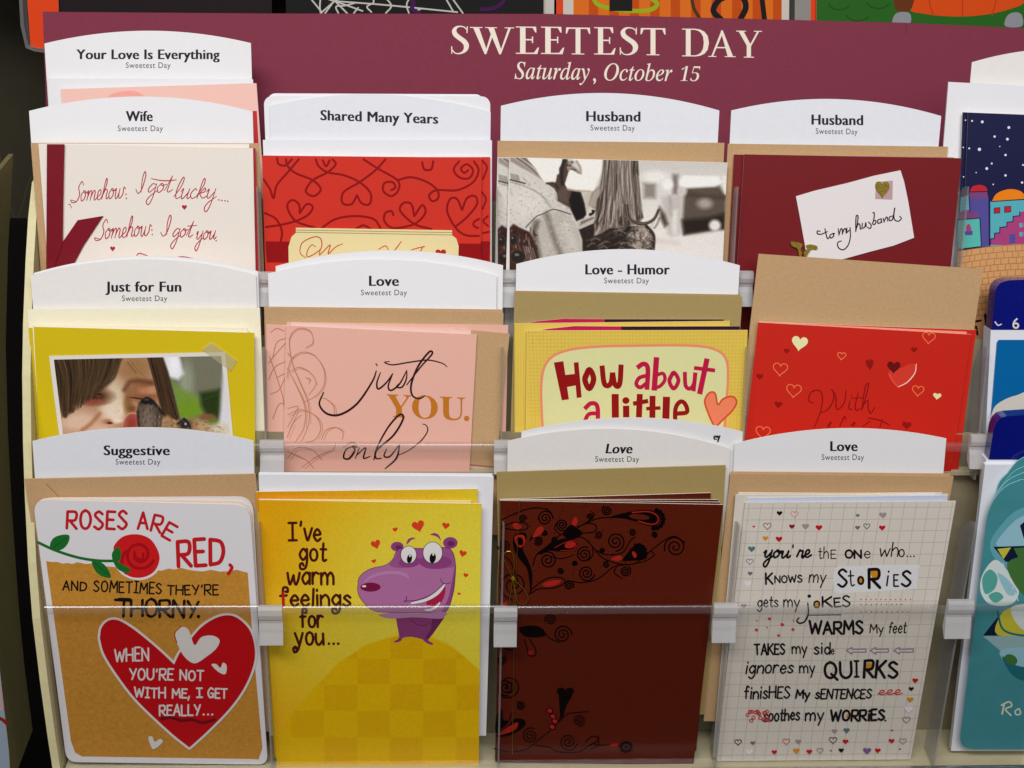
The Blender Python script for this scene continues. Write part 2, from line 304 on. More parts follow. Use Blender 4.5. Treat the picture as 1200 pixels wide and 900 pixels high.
class Item:
    """one thing; everything is laid on its own plane, a real distance in front of the rack"""
    def __init__(s, name, label, cat, plane, t=0, group=None, bow=0, span=None, kind=None):
        s.name, s.label, s.cat, s.plane, s.t, s.group, s.kind = name, label, cat, plane, t, group, kind
        s.bow, s.span = bow, span
        s.parts = []; s.lay = 3e-5; s.zx = (0, 0, 1.0)
    def z(s, x0=0, y0=0, sc=1.0): s.zx = (x0, y0, sc)
    def part(s, name, label=None, parent=None, new=False):
        for p in s.parts:
            if p.name == name and not new and p.parent == parent: return p
        p = Part(name, label, parent); s.parts.append(p); return p
    def w(s, px, py, dt=0):
        x0, y0, sc = s.zx
        px = x0+px/sc; py = y0+py/sc
        t = s.t+dt
        if s.bow:
            q = (px-s.span[0])/(s.span[1]-s.span[0]); t += s.bow*4*q*(1-q)
        return s.plane.hit(px, py, t)
    held = False
    def step(s):
        if not s.held: s.lay += 2e-6
        return s.lay
    def hold(s, on=True):
        """marks that do not overlap share one layer of print"""
        s.held = False; s.step(); s.held = on
    # a slab of paper: outline in pixels, front face at dt, thickness back from it
    def slab(s, part, pts, mfront, medge, thick=.0007, dt=0):
        P = s.part(part); n = s.plane.n; k = len(pts)
        F = [s.w(x, y, dt) for x, y in pts]; B = [p-n*thick for p in F]
        P.add(F, [list(range(k))], mfront); P.add(B, [list(range(k))[::-1]], medge)
        P.add(F+B, [[i, k+i, k+(i+1) % k, (i+1) % k] for i in range(k)], medge)
    def rect(s, TL, TR, h, mfront, medge, part='front_leaf', thick=.0007, dt=0, r=0):
        a, b = s.w(*TL, dt), s.w(*TR, dt)
        u = (b-a).normalized(); dn = s.plane.n.cross(u)
        if dn.z > 0: dn = -dn
        W = (b-a).length
        if r:
            q = []
            for cx, cy, a0 in ((r, r, math.pi), (W-r, r, 1.5*math.pi), (W-r, h-r, 0), (r, h-r, .5*math.pi)):
                for i in range(7):
                    an = a0+i*math.pi/12
                    q.append((cx+r*math.cos(an), cy+r*math.sin(an)))
            F = [a+u*x+dn*y for x, y in q]
        else: F = [a, b, b+dn*h, a+dn*h]
        P = s.part(part); n = s.plane.n; k = len(F)
        B = [p-n*thick for p in F]
        P.add(F, [list(range(k))], mfront); P.add(B, [list(range(k))[::-1]], medge)
        P.add(F+B, [[i, k+i, k+(i+1) % k, (i+1) % k] for i in range(k)], medge)
        s.corners = F
        return F
    def sheet(s, part, top, bot, mfront, medge, thick=.0006, dt=0, n=26):
        """a bowed slab between a top and a bottom pixel polyline, given as functions of 0..1"""
        P = s.part(part); nn = s.plane.n
        F, k = [], n+1
        for i in range(k): F.append(s.w(*top(i/n), dt))
        for i in range(k): F.append(s.w(*bot(i/n), dt))
        B = [p-nn*thick for p in F]
        P.add(F, [[i, i+1, k+i+1, k+i] for i in range(n)], mfront)
        P.add(B, [[i, k+i, k+i+1, i+1] for i in range(n)], medge)
        o = 2*k
        fs = [[i, i+1, o+i+1, o+i] for i in range(n)]+[[k+i, k+i+1, o+k+i+1, o+k+i] for i in range(n)]
        fs += [[0, k, o+k, o], [n, k+n, o+k+n, o+n]]
        P.add(F+B, fs, medge)
    def fill(s, pts, m, part='printed_design'):
        l = s.step()
        s.part(part).add([s.w(x, y, l) for x, y in pts], [list(range(len(pts)))], m)
    def stroke(s, pts, wd, m, part='printed_design', taper=0, sm=True, cap=True, closed=False, dt=0):
        if not sm and len(pts) > 2:
            q = list(pts)+([pts[0]] if closed else [])
            turn = max(abs(math.atan2((b[0]-a[0])*(c[1]-b[1])-(b[1]-a[1])*(c[0]-b[0]), (b[0]-a[0])*(c[0]-b[0])+(b[1]-a[1])*(c[1]-b[1]))) for a, b, c in zip(q, q[1:], q[2:]))
            if turn > .7:
                for a, b in zip(q, q[1:]): s.stroke([a, b], wd, m, part, taper, True, True, False, dt)
                return
        P2 = smooth(pts, 7, closed) if sm and len(pts) > 2 else [tuple(p) for p in pts]
        if closed: P2 = P2+[P2[0]]
        l = s.step()+dt; N = len(P2)
        V, Fc = [], []
        for i, (x, y) in enumerate(P2):
            a = P2[max(0, i-1)]; b = P2[min(N-1, i+1)]
            dx, dy = b[0]-a[0], b[1]-a[1]; L = math.hypot(dx, dy) or 1
            q = i/(N-1) if N > 1 else 0
            hw = wd/2*(1-taper+taper*math.sin(math.pi*min(1, max(0, .06+q*.88)))**.8) if taper else wd/2
            ox, oy = -dy/L*hw, dx/L*hw
            dz = l+1.3e-6*q
            V += [s.w(x+ox, y+oy, dz), s.w(x-ox, y-oy, dz)]
            if i: Fc.append([2*i-2, 2*i-1, 2*i+1, 2*i])
        Pt = s.part(part); Pt.add(V, Fc, m)
        if cap and not closed:
            for e, (x, y) in ((0, P2[0]), (1, P2[-1])):
                r = wd/2*(1-taper*.8)
                pp = ellipse(x, y, r, r, 0, 8)
                Pt.add([s.w(*p, l+1.5e-6+e*2e-7) for p in pp], [list(range(8))], m)
    def text(s, body, x0, x1, base, cap, m, part='lettering', bold=0, slope=0, shear=0, sp=1.0, base_cap=.691, heavy=0):
        V, Fc = bfont(body, bold, sp)
        a, b = min(v[0] for v in V), max(v[0] for v in V)
        k = (x1-x0)/(b-a); ky = cap/base_cap
        for sx in ([0] if not heavy else [-heavy, 0, heavy]):
            s._text(V, Fc, x0+sx, a, k, ky, base, slope, shear, m, part)
    def _text(s, V, Fc, x0, a, k, ky, base, slope, shear, m, part):
        l = s.step()
        pts = []
        for x, y in V:
            X = x0+(x-a)*k; pts.append(s.w(X+shear*y*ky, base-y*ky+slope*(X-x0), l))
        s.part(part).add(pts, Fc, m)
    def serif(s, ch, x0, x1, base, cap, m, part='lettering', slope=.012):
        wd, polys = SERIF[ch]; k = (x1-x0)/wd
        for pg in polys:
            l = s.step(); pts = [(x0+x*k, base-y*cap+slope*x*k) for x, y in pg]
            s.part(part).add([s.w(px, py, l) for px, py in pts], [list(range(len(pts)))], m)
    def hand(s, body, x0, y0, x1, y1, h, wd, m, part='lettering', font=PRINT, shear=0, gap=.16, jit=.03, rot=0, taper=0, cap=True, rj=.04, space=.38):
        rnd = random.Random(body)
        lay, X = [], 0
        for ch in body:
            if ch == ' ': X += space; continue
            wg, g = font[ch]
            lay.append((X, wg, g)); X += wg+gap
        X -= gap
        L = math.hypot(x1-x0, y1-y0); kx = L/X
        ux, uy = (x1-x0)/L, (y1-y0)/L
        for X0, wg, g in lay:
            jr = rnd.uniform(-rj, rj)+rot; jy = rnd.uniform(-jit, jit)*h; js = 1+rnd.uniform(-jit, jit)*2
            for st in g.split(';'):
                sm = st[0] == '~'
                pp = [tuple(map(float, q.split(','))) for q in st.lstrip('~').split()]
                o = []
                for gx, gy in pp:
                    lx = (gx-wg/2)*kx; ly = -gy*h*js
                    lx -= shear*ly
                    c, sn = math.cos(jr), math.sin(jr)
                    rx, ry = lx*c-ly*sn, lx*sn+ly*c
                    dx = (X0+wg/2)*kx+rx; dy = ry+jy
                    o.append((x0+ux*dx-uy*dy, y0+uy*dx+ux*dy))
                s.stroke(o, wd, m, part, taper=taper, sm=sm, cap=cap)
    def raster(s, x0, y0, x1, y1, paint, part='printed_picture', px=1.0, quad=None, mt=None):
        """a printed picture: a fine grid whose points carry the ink colours of the print"""
        nx, ny = max(2, int((x1-x0)/s.zx[2]/px)), max(2, int((y1-y0)/s.zx[2]/px))
        gx, gy = np.meshgrid(np.linspace(x0, x1, nx+1), np.linspace(y0, y1, ny+1))
        if quad:
            qu, qv = (gx-x0)/(x1-x0), (gy-y0)/(y1-y0)
            (ax, ay), (bx, by), (cx, cy), (dx, dy) = quad
            gx = (1-qv)*((1-qu)*ax+qu*bx)+qv*((1-qu)*dx+qu*cx)
            gy = (1-qv)*((1-qu)*ay+qu*by)+qv*((1-qu)*dy+qu*cy)
        pt = Painter(gx.ravel(), gy.ravel()); paint(pt)
        c = np.clip(pt.c/255., 0, 1); c = np.where(c <= .04045, c/12.92, ((c+.055)/1.055)**2.4)**1.12*1.03*GAIN
        P = Part(part); s.parts.append(P); l = s.step()
        P.add([s.w(x, y, l) for x, y in zip(gx.ravel(), gy.ravel())],
              [[j*(nx+1)+i, j*(nx+1)+i+1, (j+1)*(nx+1)+i+1, (j+1)*(nx+1)+i] for j in range(ny) for i in range(nx)], mt or attr_mat('printed_ink'))
        P.col = np.concatenate([np.minimum(c, .88), np.ones((len(c), 1))], 1).astype(np.float32)
    def done(s):
        allv = [v for p in s.parts for v in p.v]
        org = Vector((sum(v[0] for v in allv)/len(allv), sum(v[1] for v in allv)/len(allv), min(v[2] for v in allv)))
        if len(s.parts) == 1 and s.kind != 'rack':
            p = s.parts[0]; p.name = s.name; root = p.build(org, None)
        else:
            root = bpy.data.objects.new(s.name, None); COL.objects.link(root); root.location = org
            root.empty_display_size = .02
            made = {}
            for p in s.parts:
                made[id(p)] = p.build(org, made[id(p.parent)] if p.parent else root)
        root['label'] = s.label; root['category'] = s.cat
        if s.group: root['group'] = s.group
        return root

class Painter:
    def __init__(s, x, y):
        s.x, s.y = x, y; s.c = np.zeros((len(x), 3)); s.rng = np.random.default_rng(3)
    def over(s, a, col):
        a = a[:, None]; s.c = s.c*(1-a)+np.array(col, float)[None]*a
    def base(s, col): s.c[:] = col
    def ell(s, cx, cy, rx, ry, col, soft=.2, al=1, rot=0):
        c, n = math.cos(rot), math.sin(rot)
        dx, dy = s.x-cx, s.y-cy
        d = np.sqrt(((dx*c+dy*n)/rx)**2+((-dx*n+dy*c)/ry)**2)
        s.over(np.clip((1-d)/max(soft, 1e-3)+.5, 0, 1)*al, col)
    def poly(s, pts, col, soft=2, al=1, sm=False):
        if sm: pts = smooth(pts, 6, True)
        ins = np.zeros(len(s.x), bool); dm = np.full(len(s.x), 1e9)
        for (ax, ay), (bx, by) in zip(pts, pts[1:]+pts[:1]):
            if ay != by:
                cr = ((ay > s.y) != (by > s.y)) & (s.x < (bx-ax)*(s.y-ay)/(by-ay)+ax); ins ^= cr
            L = (bx-ax)**2+(by-ay)**2 or 1
            t = np.clip(((s.x-ax)*(bx-ax)+(s.y-ay)*(by-ay))/L, 0, 1)
            dm = np.minimum(dm, np.hypot(s.x-ax-t*(bx-ax), s.y-ay-t*(by-ay)))
        sd = np.where(ins, dm, -dm)
        s.over(np.clip(sd/soft+.5, 0, 1)*al, col)
    def line(s, pts, wd, col, soft=2, al=1, sm=True):
        if sm and len(pts) > 2: pts = smooth(pts, 6)
        dm = np.full(len(s.x), 1e9)
        for (ax, ay), (bx, by) in zip(pts, pts[1:]):
            L = (bx-ax)**2+(by-ay)**2 or 1
            t = np.clip(((s.x-ax)*(bx-ax)+(s.y-ay)*(by-ay))/L, 0, 1)
            dm = np.minimum(dm, np.hypot(s.x-ax-t*(bx-ax), s.y-ay-t*(by-ay)))
        s.over(np.clip((wd/2-dm)/soft+.5, 0, 1)*al, col)
    def grain(s, amt):
        s.c += s.rng.normal(0, amt, (len(s.x), 1))
    def ramp(s, t, c0, c1):
        t = np.clip(t, 0, 1)[:, None]; s.c = np.array(c0, float)*(1-t)+np.array(c1, float)*t

# ------------------------------------------------------------------ the display rack
PANEL = mat('cream_steel', (206, 198, 158), .5, .35, .05, 260, .05)
RISER = mat('beige_steel', (150, 141, 116), .5, .35, .06, 120, .04)
SHELF = mat('beige_shelf', (190, 182, 152), .5, .35, .05, 120, .04)
DARK = mat('dark_board', (22, 18, 17), .8, .1, .05)
CHROME = mat('brushed_metal', (190, 192, 196), .28, .5, .03, 400, .03, metal=1)
CLEAR = clear_mat('clear_acrylic', .97, .0, .06)
LIPM = clear_mat('acrylic_lip', .98, .02, .16, frost=.045)
FROST = clear_mat('frosted_plastic', .92, .04, .3, frost=.62, frost_c=(.74, .74, .75))
DIVM = clear_mat('divider_plastic', .95, .03, .25, frost=.26, frost_c=(.6, .6, .61))

def prism(part, profile, a, b, m):
    """profile: list of points at one end; a, b: offset vectors of both ends"""
    k = len(profile)
    A = [p+a for p in profile]; B = [p+b for p in profile]
    part.add(A, [list(range(k))], m); part.add(B, [list(range(k))[::-1]], m)
    part.add(A+B, [[i, k+i, k+(i+1) % k, (i+1) % k] for i in range(k)], m)
def boxw(part, lo, hi, m):
    x0, y0, z0 = lo; x1, y1, z1 = hi
    prism(part, [Vector((x0, y0, z0)), Vector((x1, y0, z0)), Vector((x1, y0, z1)), Vector((x0, y0, z1))], Vector((0, 0, 0)), Vector((0, y1-y0, 0)), m)

XR = .47
rack = Item('display_rack', 'cream steel greeting card rack holding three stepped rows of cards', 'display rack', ROW3, kind='rack')
XL = ROW3.hit(31, 600, .0).x
def at_x(px, py, X):
    d = ray(px, py); return CAM+d*((X-CAM.x)/d.x)
edge = [at_x(px, py, XL) for px, py in ((37.5, 213), (33, 255), (30, 305), (27, 380), (26, 440), (27, 520), (29, 580), (33, 660), (38, 725), (47, 800), (56, 865), (63, 910), (68, 950))]
edge = [Vector((XL, p.y, p.z)) for p in edge]
eb = [Vector((XL, p.y+.11, p.z)) for p in edge]
sp = rack.part('side_panel')
k = len(edge); TH = Vector((.0048, 0, 0))
V = edge+eb+[p+TH for p in edge]+[p+TH for p in eb]
F = []
for i in range(k-1):
    F += [[i, i+1, k+i+1, k+i], [2*k+i, 3*k+i, 3*k+i+1, 2*k+i+1], [i, 2*k+i, 2*k+i+1, i+1], [k+i, k+i+1, 3*k+i+1, 3*k+i]]
F += [[0, k, 3*k, 2*k], [k-1, 3*k-1, 4*k-1, 2*k-1][::1]]
F[-1] = [k-1, 3*k-1, 4*k-1, 2*k-1]
sp.add(V, F, PANEL)

def riser(row, py0, py1, t, m, name):
    a, b = row.hit(600, py0, t), row.hit(600, py1, t)
    P = rack.part(name, new=True)
    prism(P, [a, b, b-row.n*.002, a-row.n*.002], Vector((XL+.006-a.x, 0, 0)), Vector((XR-a.x, 0, 0)), m)
    return b
for row, y0, y1, t, name in ((ROW1, 236, 480, -.010, 'back_panel'), (ROW2, 395, 534, -.010, 'back_panel'), (ROW3, 507, 859, -.022, 'back_panel')):
    b = riser(row, y0, y1, t, RISER, name)
    P = rack.part('shelf', new=True)
    fy = row.hit(600, y1, .0172 if row is ROW3 else .011).y
    boxw(P, (XL+.006, fy, b.z-.0025), (XR, b.y+.004, b.z), SHELF)
    if row is ROW3: SHZ, SHY = b.z, fy
# metal front rail below the bottom row
P = rack.part('front_rail', new=True)
rr = []
c0 = Vector((0, SHY-.0044, SHZ+.0012))
for i in range(20):
    a = 2*math.pi*i/20
    rr.append(Vector((0, c0.y+.0042*math.cos(a), c0.z+.0034*math.sin(a))))
prism(P, rr, Vector((XL-.002, 0, 0)), Vector((XR, 0, 0)), CHROME); P.smooth = False

def pane(row, px0, px1, py0, py1, t):
    """one clear pocket front with its rounded lip"""
    a, b = row.hit(px0, py0, t), row.hit(px1, py0, t)
    dn = -row.up; L = (row.hit((px0+px1)/2, py1, t)-row.hit((px0+px1)/2, py0, t)).length
    z0 = (a.z+b.z)/2
    a = a - row.up*((a.z-z0)/row.up.z); b = b - row.up*((b.z-z0)/row.up.z)
    P = rack.part('pocket_front', new=True)
    f = [a+row.n*.0, a+dn*L, a+dn*L-row.n*.0012, a-row.n*.0012]
    prism(P, f, Vector((0, 0, 0)), b-a, CLEAR)
    q = rack.part('pocket_lip', parent=P, new=True)
    f = []
    for i in range(10):
        an = math.pi*i/9
        f.append(a+dn*(.0030-.0030*math.cos(an))+row.n*(.0004+.0017*math.sin(an)))
    prism(q, f, Vector((0, 0, 0)), b-a, LIPM)
def clip(row, px0, px1, py0, py1, t):
    """ridged frosted joiner that hooks two pocket fronts together"""
    a = row.hit(px0, py0, t); b = row.hit(px1, py0, t); b.z = a.z; b.y = a.y
    L = (row.hit(px0, py1, t)-row.hit(px0, py0, t)).length; dn = -row.up; n = row.n
    prof = [(0, 0), (0, .0022), (.06, .0040), (.2, .0046), (.32, .0038), (.38, .0026), (.46, .0024), (.6, .0036), (.8, .0048), (1, .0060), (1, .0044), (.85, .0012), (.8, 0)]
    P = rack.part('joiner_clip', new=True)
    prism(P, [a+dn*(L*q)+n*h for q, h in prof], Vector((0, 0, 0)), b-a, FROST)
def divider(row, px, py0, py1, t0=-.004, t1=.016, bulge=.0):
    X = row.hit(px, (py0+py1)/2, .012).x
    a = row.hit(px, py0, .0); a.x = X
    L = (row.hit(px, py1, 0)-row.hit(px, py0, 0)).length; dn = -row.up
    pts = []
    for i in range(9):
        an = math.pi/2*i/8
        pts.append(a+dn*(.022*(1-math.sin(an)))+row.n*(t0+(t1-t0)*(1-math.cos(an))))
    pts = pts[::-1]
    pts = pts+[a+row.n*t0+dn*.022*0] if False else pts
    pts += [a+dn*L+row.n*t0, a+dn*L+row.n*t1] if False else []
    prof = [a+dn*L+row.n*t1]+pts+[a+dn*L+row.n*t0]
    P = rack.part('divider', new=True)
    prism(P, prof, Vector((-.0005, 0, 0)), Vector((.0005, 0, 0)), DIVM)

CL3 = [(303, 331, 709, 750), (579, 606, 710, 752), (836, 864, 706, 747), (1110, 1140, 702, 742)]
for c in CL3: clip(ROW3, *c, .0165)
edges3 = [52, 317, 593, 850, 1125]
for a, b in zip(edges3[:-1], edges3[1:]): pane(ROW3, a, b, 709, 899, .0150)
pane(ROW3, 1125, 1235, 706, 899, .0150)
CL2 = [(305, 333, 515, 552), (579, 598, 515, 552), (1136, 1160, 508, 546)]
for c in CL2: clip(ROW2, *c, .0165)
for a, b in ((38, 319), (319, 588), (588, 862), (862, 1148), (1148, 1235)): pane(ROW2, a, b, 518, 556, .0150)
CL1 = [(302, 321, 318, 357), (588, 606, 316, 358), (866, 882, 317, 357)]
for c in CL1: clip(ROW1, *c, .0165)
for a, b in ((40, 312), (312, 598), (598, 874), (874, 1148)): pane(ROW1, a, b, 326, 482, .0150)
for px in (312, 588, 853, 1119): divider(ROW3, px-1, 600, 890)
for px in (311, 588, 872, 1148): divider(ROW2, px, 400, 552)
for px in (306, 581, 856, 1120): divider(ROW1, px, 215, 478)
rack.done()

# the neighbouring rack on the left and the wall behind
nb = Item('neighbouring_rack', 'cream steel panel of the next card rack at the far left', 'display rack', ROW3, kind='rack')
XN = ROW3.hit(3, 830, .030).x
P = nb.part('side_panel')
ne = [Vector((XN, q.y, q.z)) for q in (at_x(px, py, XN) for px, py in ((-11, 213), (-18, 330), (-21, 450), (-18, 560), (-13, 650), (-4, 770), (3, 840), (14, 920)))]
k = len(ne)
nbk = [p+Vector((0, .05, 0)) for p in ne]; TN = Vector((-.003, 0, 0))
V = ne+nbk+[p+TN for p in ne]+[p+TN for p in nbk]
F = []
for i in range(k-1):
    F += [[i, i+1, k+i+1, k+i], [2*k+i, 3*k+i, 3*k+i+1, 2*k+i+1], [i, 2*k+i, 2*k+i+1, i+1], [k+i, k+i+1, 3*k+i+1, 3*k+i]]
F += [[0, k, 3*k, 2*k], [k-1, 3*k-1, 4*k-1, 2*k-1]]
P.add(V, F, mat('shaded_steel', (120, 114, 80), .6, .2, .05, 260))  # cream steel darkened, the shade beside the gap put into its colour
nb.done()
nc = Item('card_rest', 'cream steel back rest of the neighbouring rack behind its pale blue card', 'back rest', ROW3, .030, kind='rack')
nc.slab('card_rest', [(-700, 700), (-26, 700), (-14, 960), (-700, 960)], PANEL, PANEL, .002); nc.done()
nc = Item('greeting_card', 'pale blue grey card with a red mark in the neighbouring rack, bottom left corner', 'greeting card', ROW3, .034)
nc.slab('front_leaf', [(-90, 738), (-6, 738), (10, 880), (15, 960), (-90, 960)], mat('blue_grey_card', (140, 152, 166)), EDGE, .0008)
nc.fill([(-88, 740), (-7, 740), (4, 832), (-88, 836)], mat('rosy_print', (176, 150, 148))); nc.stroke([(-60, 850), (-20, 838), (0, 842), (8, 848)], 4, mat('red_print', (130, 34, 36)))
nc.done()
nb = Item('gap_shade_panel', 'black panel standing in for the shade between the two racks, far left', 'panel', ROW3, kind='rack')
P = nb.part('shade_panel')
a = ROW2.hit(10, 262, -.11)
boxw(P, (XN-.35, a.y-.0, a.z-.5), (XL+.004, a.y+.01, a.z), DARK)  # black sheet stands in for the shade deep in the gap
nb.done()
WALLM = mat('olive_wall_panel', (62, 59, 45), .55, .3, .12, 30, .03)
def setting(name, lo, hi, m):
    p = Part(name); boxw(p, lo, hi, m)
    o = p.build(Vector(((lo[0]+hi[0])/2, lo[1], lo[2])), None); o['kind'] = 'structure'; return o
setting('wall', (-1.2, .36, .2), (1.2, .38, 2.0), WALLM)
cs = Item('added_shade_shelf', 'added dark shelf out of view, shading the halloween cards below it', 'shelf', BACK, kind='rack')
q = BACK.hit(600, -98, 0); P = cs.part('shade_board'); boxw(P, (-1.0, q.y-.05, q.z), (1.0, .36, q.z+.02), DARK); cs.done()  # unseen shelf added to shade the top cards and the wall
# wire hook
wk = Item('wire_hook', 'thin bent wire hook on the olive wall at the far left', 'hook', BACK)
WIRE = mat('dull_wire', (96, 94, 84), .4, .5, .05, metal=.7)
wk.t = -.02
wk.stroke([(-3, 165), (2, 195), (8, 225), (17, 255), (24, 248), (33, 215), (38, 205)], 1.7, WIRE, 'wire_hook', sm=True)
wk.done()

# ------------------------------------------------------------------ header sign
SIGNM = mat('plum_board', (134, 60, 80), .6, .2, .05, 500, .03)
SIGNTXT = mat('cream_lettering', (238, 228, 214), .5, .3, .01)
sg = Item('header_sign', 'long plum header sign reading SWEETEST DAY in white serif capitals', 'sign', SIGN)
sg.slab('board', [(50, 14), (318, 16), (640, 16.5), (1062, 27), (1260, 36), (1260, 236), (58, 236)], SIGNM, SIGNM, .003)
for ch, x0, x1, base, cap in (('S', 528, 549.5, 63.2, 33), ('W', 552, 601.5, 62.6, 31), ('E', 603.5, 631.2, 63, 32), ('E', 633, 660.7, 63.2, 32), ('T', 663, 691.7, 63.6, 31.5),
                              ('E', 695.3, 721, 63.8, 32), ('S', 725.5, 747.8, 64.4, 32.5), ('T', 750.5, 780, 64.6, 31.8), ('D', 798.5, 831.5, 66, 32.5), ('A', 830, 862, 66.6, 30.5), ('Y', 863.5, 892, 67.4, 31.5)):
    sg.serif(ch, x0, x1, base, cap, SIGNTXT)
sg.text(mital('Saturday'), 603, 691, 92.3, 19.5, SIGNTXT, bold=.004, slope=.012)
sg.text(mital(','), 695, 698.5, 95.2, 19.5, SIGNTXT, bold=.004)
sg.text(mital('October'), 708, 788, 94, 19.5, SIGNTXT, bold=.004, slope=.012)
sg.text('\U0001D7CF\U0001D7D3', 796, 818, 95.2, 17.5, SIGNTXT, bold=-.017, slope=.012, shear=.2)
sg.stroke([(1062, 27.5), (1062.3, 40)], .6, mat('sign_joint', (112, 50, 76)), 'joint', sm=False, cap=False)
sg.done()

# ------------------------------------------------------------------ pockets: tags, envelopes
def tag(row, t, L, A, Rr, yb, label, title=None, tx=None, tb=None, sub=None, sb=None, bow=.0012, cap=11.6, slope=0, shear=0, m=None):
    it = Item('category_tag', label, 'tag', row, t, 'category tags standing behind the cards', bow*random.uniform(-1.6, .9), (L[0], Rr[0]))
    qa = (A[0]-L[0])/(Rr[0]-L[0])
    def top(q):
        y = L[1]*(q-qa)*(q-1)/qa + A[1]*q*(q-1)/(qa*(qa-1)) + Rr[1]*q*(q-qa)/(1-qa)
        return (L[0]+(Rr[0]-L[0])*q, y)
    def bot(q):
        x = L[0]+(Rr[0]-L[0])*q
        return (x-(x-500)*.00013*(yb-A[1]), yb)
    it.sheet('tag_card', top, bot, m or random.choice(TAGS), EDGE, .0005)
    if title:
        it.text(title, tx[0], tx[1], tb, cap, INK, bold=0, slope=slope, shear=shear, sp=1.05, heavy=.62)
    if sub:
        it.text('Sweetest Day', sub[0], sub[1], sb, 6.6, GREYINK, slope=slope, sp=1.08, bold=.002)
    it.done()
    return it
def env(row, t, TL, TR, h, m, label, extra=None):
    it = Item('envelope', label, 'envelope', row, t, 'envelopes standing in the pockets', 0)
    it.rect(TL, TR, h, m, m, 'envelope', .0009)
    if extra: extra(it)
    it.done()
TAGS = [TAGW, mat('tag_card_warm', (226, 223, 220), .62, .2, .02, 300, .05), mat('tag_card_cool', (222, 224, 230), .58, .25, .02, 300, .05)]
# ---- top-left high pocket
tag(ROW0, 0, (52, 51), (172, 36), (294, 50.5), 190, 'white arched tag reading Your Love Is Everything, highest in the left column',
    'Your Love Is Everything', (90, 257), 69.3, (147.5, 200), 79.6, cap=11.5)
env(ROW0, .003, (55.5, 92), (296.5, 93), .12, WHITE, 'white envelope just under the Your Love Is Everything tag')
# ---- row 1
tag(ROW1, 0, (34, 130), (165, 113), (296, 130.5), 260, 'white arched tag reading Wife above the cream card with red script', 'Wife', (148, 178.5), 142, (138, 191), 153.6, cap=12)
env(ROW1, .0025, (36, 167.5), (303.5, 168), .16, KRAFT, 'tan envelope behind the cream card with red script')
for k_, (x0, y0) in enumerate(((313, 109.3), (309, 112.5))):
    it = Item('envelope', ('white rounded envelope highest behind the Shared Many Years tag', 'white rounded envelope close behind the Shared Many Years tag')[k_], 'envelope', ROW1, -.003+k_*.0012, 'envelopes standing in the pockets')
    it.rect((x0, y0), ((567, 574.5)[k_], (110.5, 113)[k_]), .17, WHITE, WHITE, 'envelope', .0006, r=.005); it.done()
tag(ROW1, 0, (316, 124), (440, 110.5), (575, 131.5), 260, 'white arched tag reading Shared Many Years, without a second line', 'Shared Many Years', (376, 513), 140.8, cap=12, slope=.031)
env(ROW1, .0025, (308, 164), (576.5, 164.5), .16, WHITE, 'white envelope behind the red card with curled hearts')
tag(ROW1, 0, (587, 124), (703, 109), (843, 129.5), 260, 'white arched tag reading Husband above the black and white photo card', 'Husband', (687.5, 750), 142, (692, 744), 152.8, cap=12, slope=.008)
env(ROW1, .0025, (583, 165), (849, 167.5), .16, KRAFT, 'tan envelope behind the black and white photo card')
tag(ROW1, 0, (857, 129.5), (976, 116), (1103, 136), 260, 'white arched tag reading Husband above the maroon card with a white note', 'Husband', (951.5, 1011), 146, (956, 1005), 156.8, cap=12, slope=.012)
env(ROW1, .0025, (853, 168.5), (1111, 172), .16, KRAFT, 'tan envelope behind the maroon card with a white note')
# ---- row 2
tag(ROW2, -.0016, (39.5, 320), (168, 300), (302.5, 318), 420, 'white arched tag mostly hidden behind the Just for Fun tag', m=TAGW)
tag(ROW2, 0, (36, 323), (165, 304), (300, 322.5), 420, 'white arched tag reading Just for Fun', 'Just for Fun', (124, 212), 341.8, (143, 196), 352.8, cap=12)
env(ROW2, .002, (32, 362.5), (304.5, 361), .14, CREAM, 'cream envelope under the Just for Fun tag, behind the yellow photo card')
tag(ROW2, -.0018, (323, 312), (465, 293.5), (589.5, 311), 420, 'blank white arched tag rising behind the Love tag over the pink card')
tag(ROW2, 0, (314, 320.5), (452, 304.5), (582, 323), 420, 'white arched tag reading Love above the pink just you only card', 'Love', (433, 467), 335, (423, 477), 346, cap=12)
env(ROW2, .0018, (309.5, 359.5), (589, 363), .14, KRAFT, 'tan envelope tallest behind the pink card')
env(ROW2, .0030, (310.5, 361.5), (590, 367), .14, KRAFT, 'second tan envelope behind the pink card, its edge just below the tallest')
tag(ROW2, 0, (605, 309.5), (735, 292), (867, 311), 420, 'white arched tag reading Love - Humor', 'Love - Humor', (686.5, 784.5), 321.6, (708, 760.5), 332, cap=12)
env(ROW2, .002, (603.5, 341), (868, 345.5), .14, OLIVE, 'olive gold envelope behind the yellow How about a little card')
env(ROW2, .003, (603, 343), (870, 348), .14, OLIVE, 'front olive gold envelope over the yellow How about a little card')
env(ROW2, .0035, (889, 297.5), (1152.5, 315.5), .165, KRAFT, 'big tan envelope standing tall behind the red hearts card')
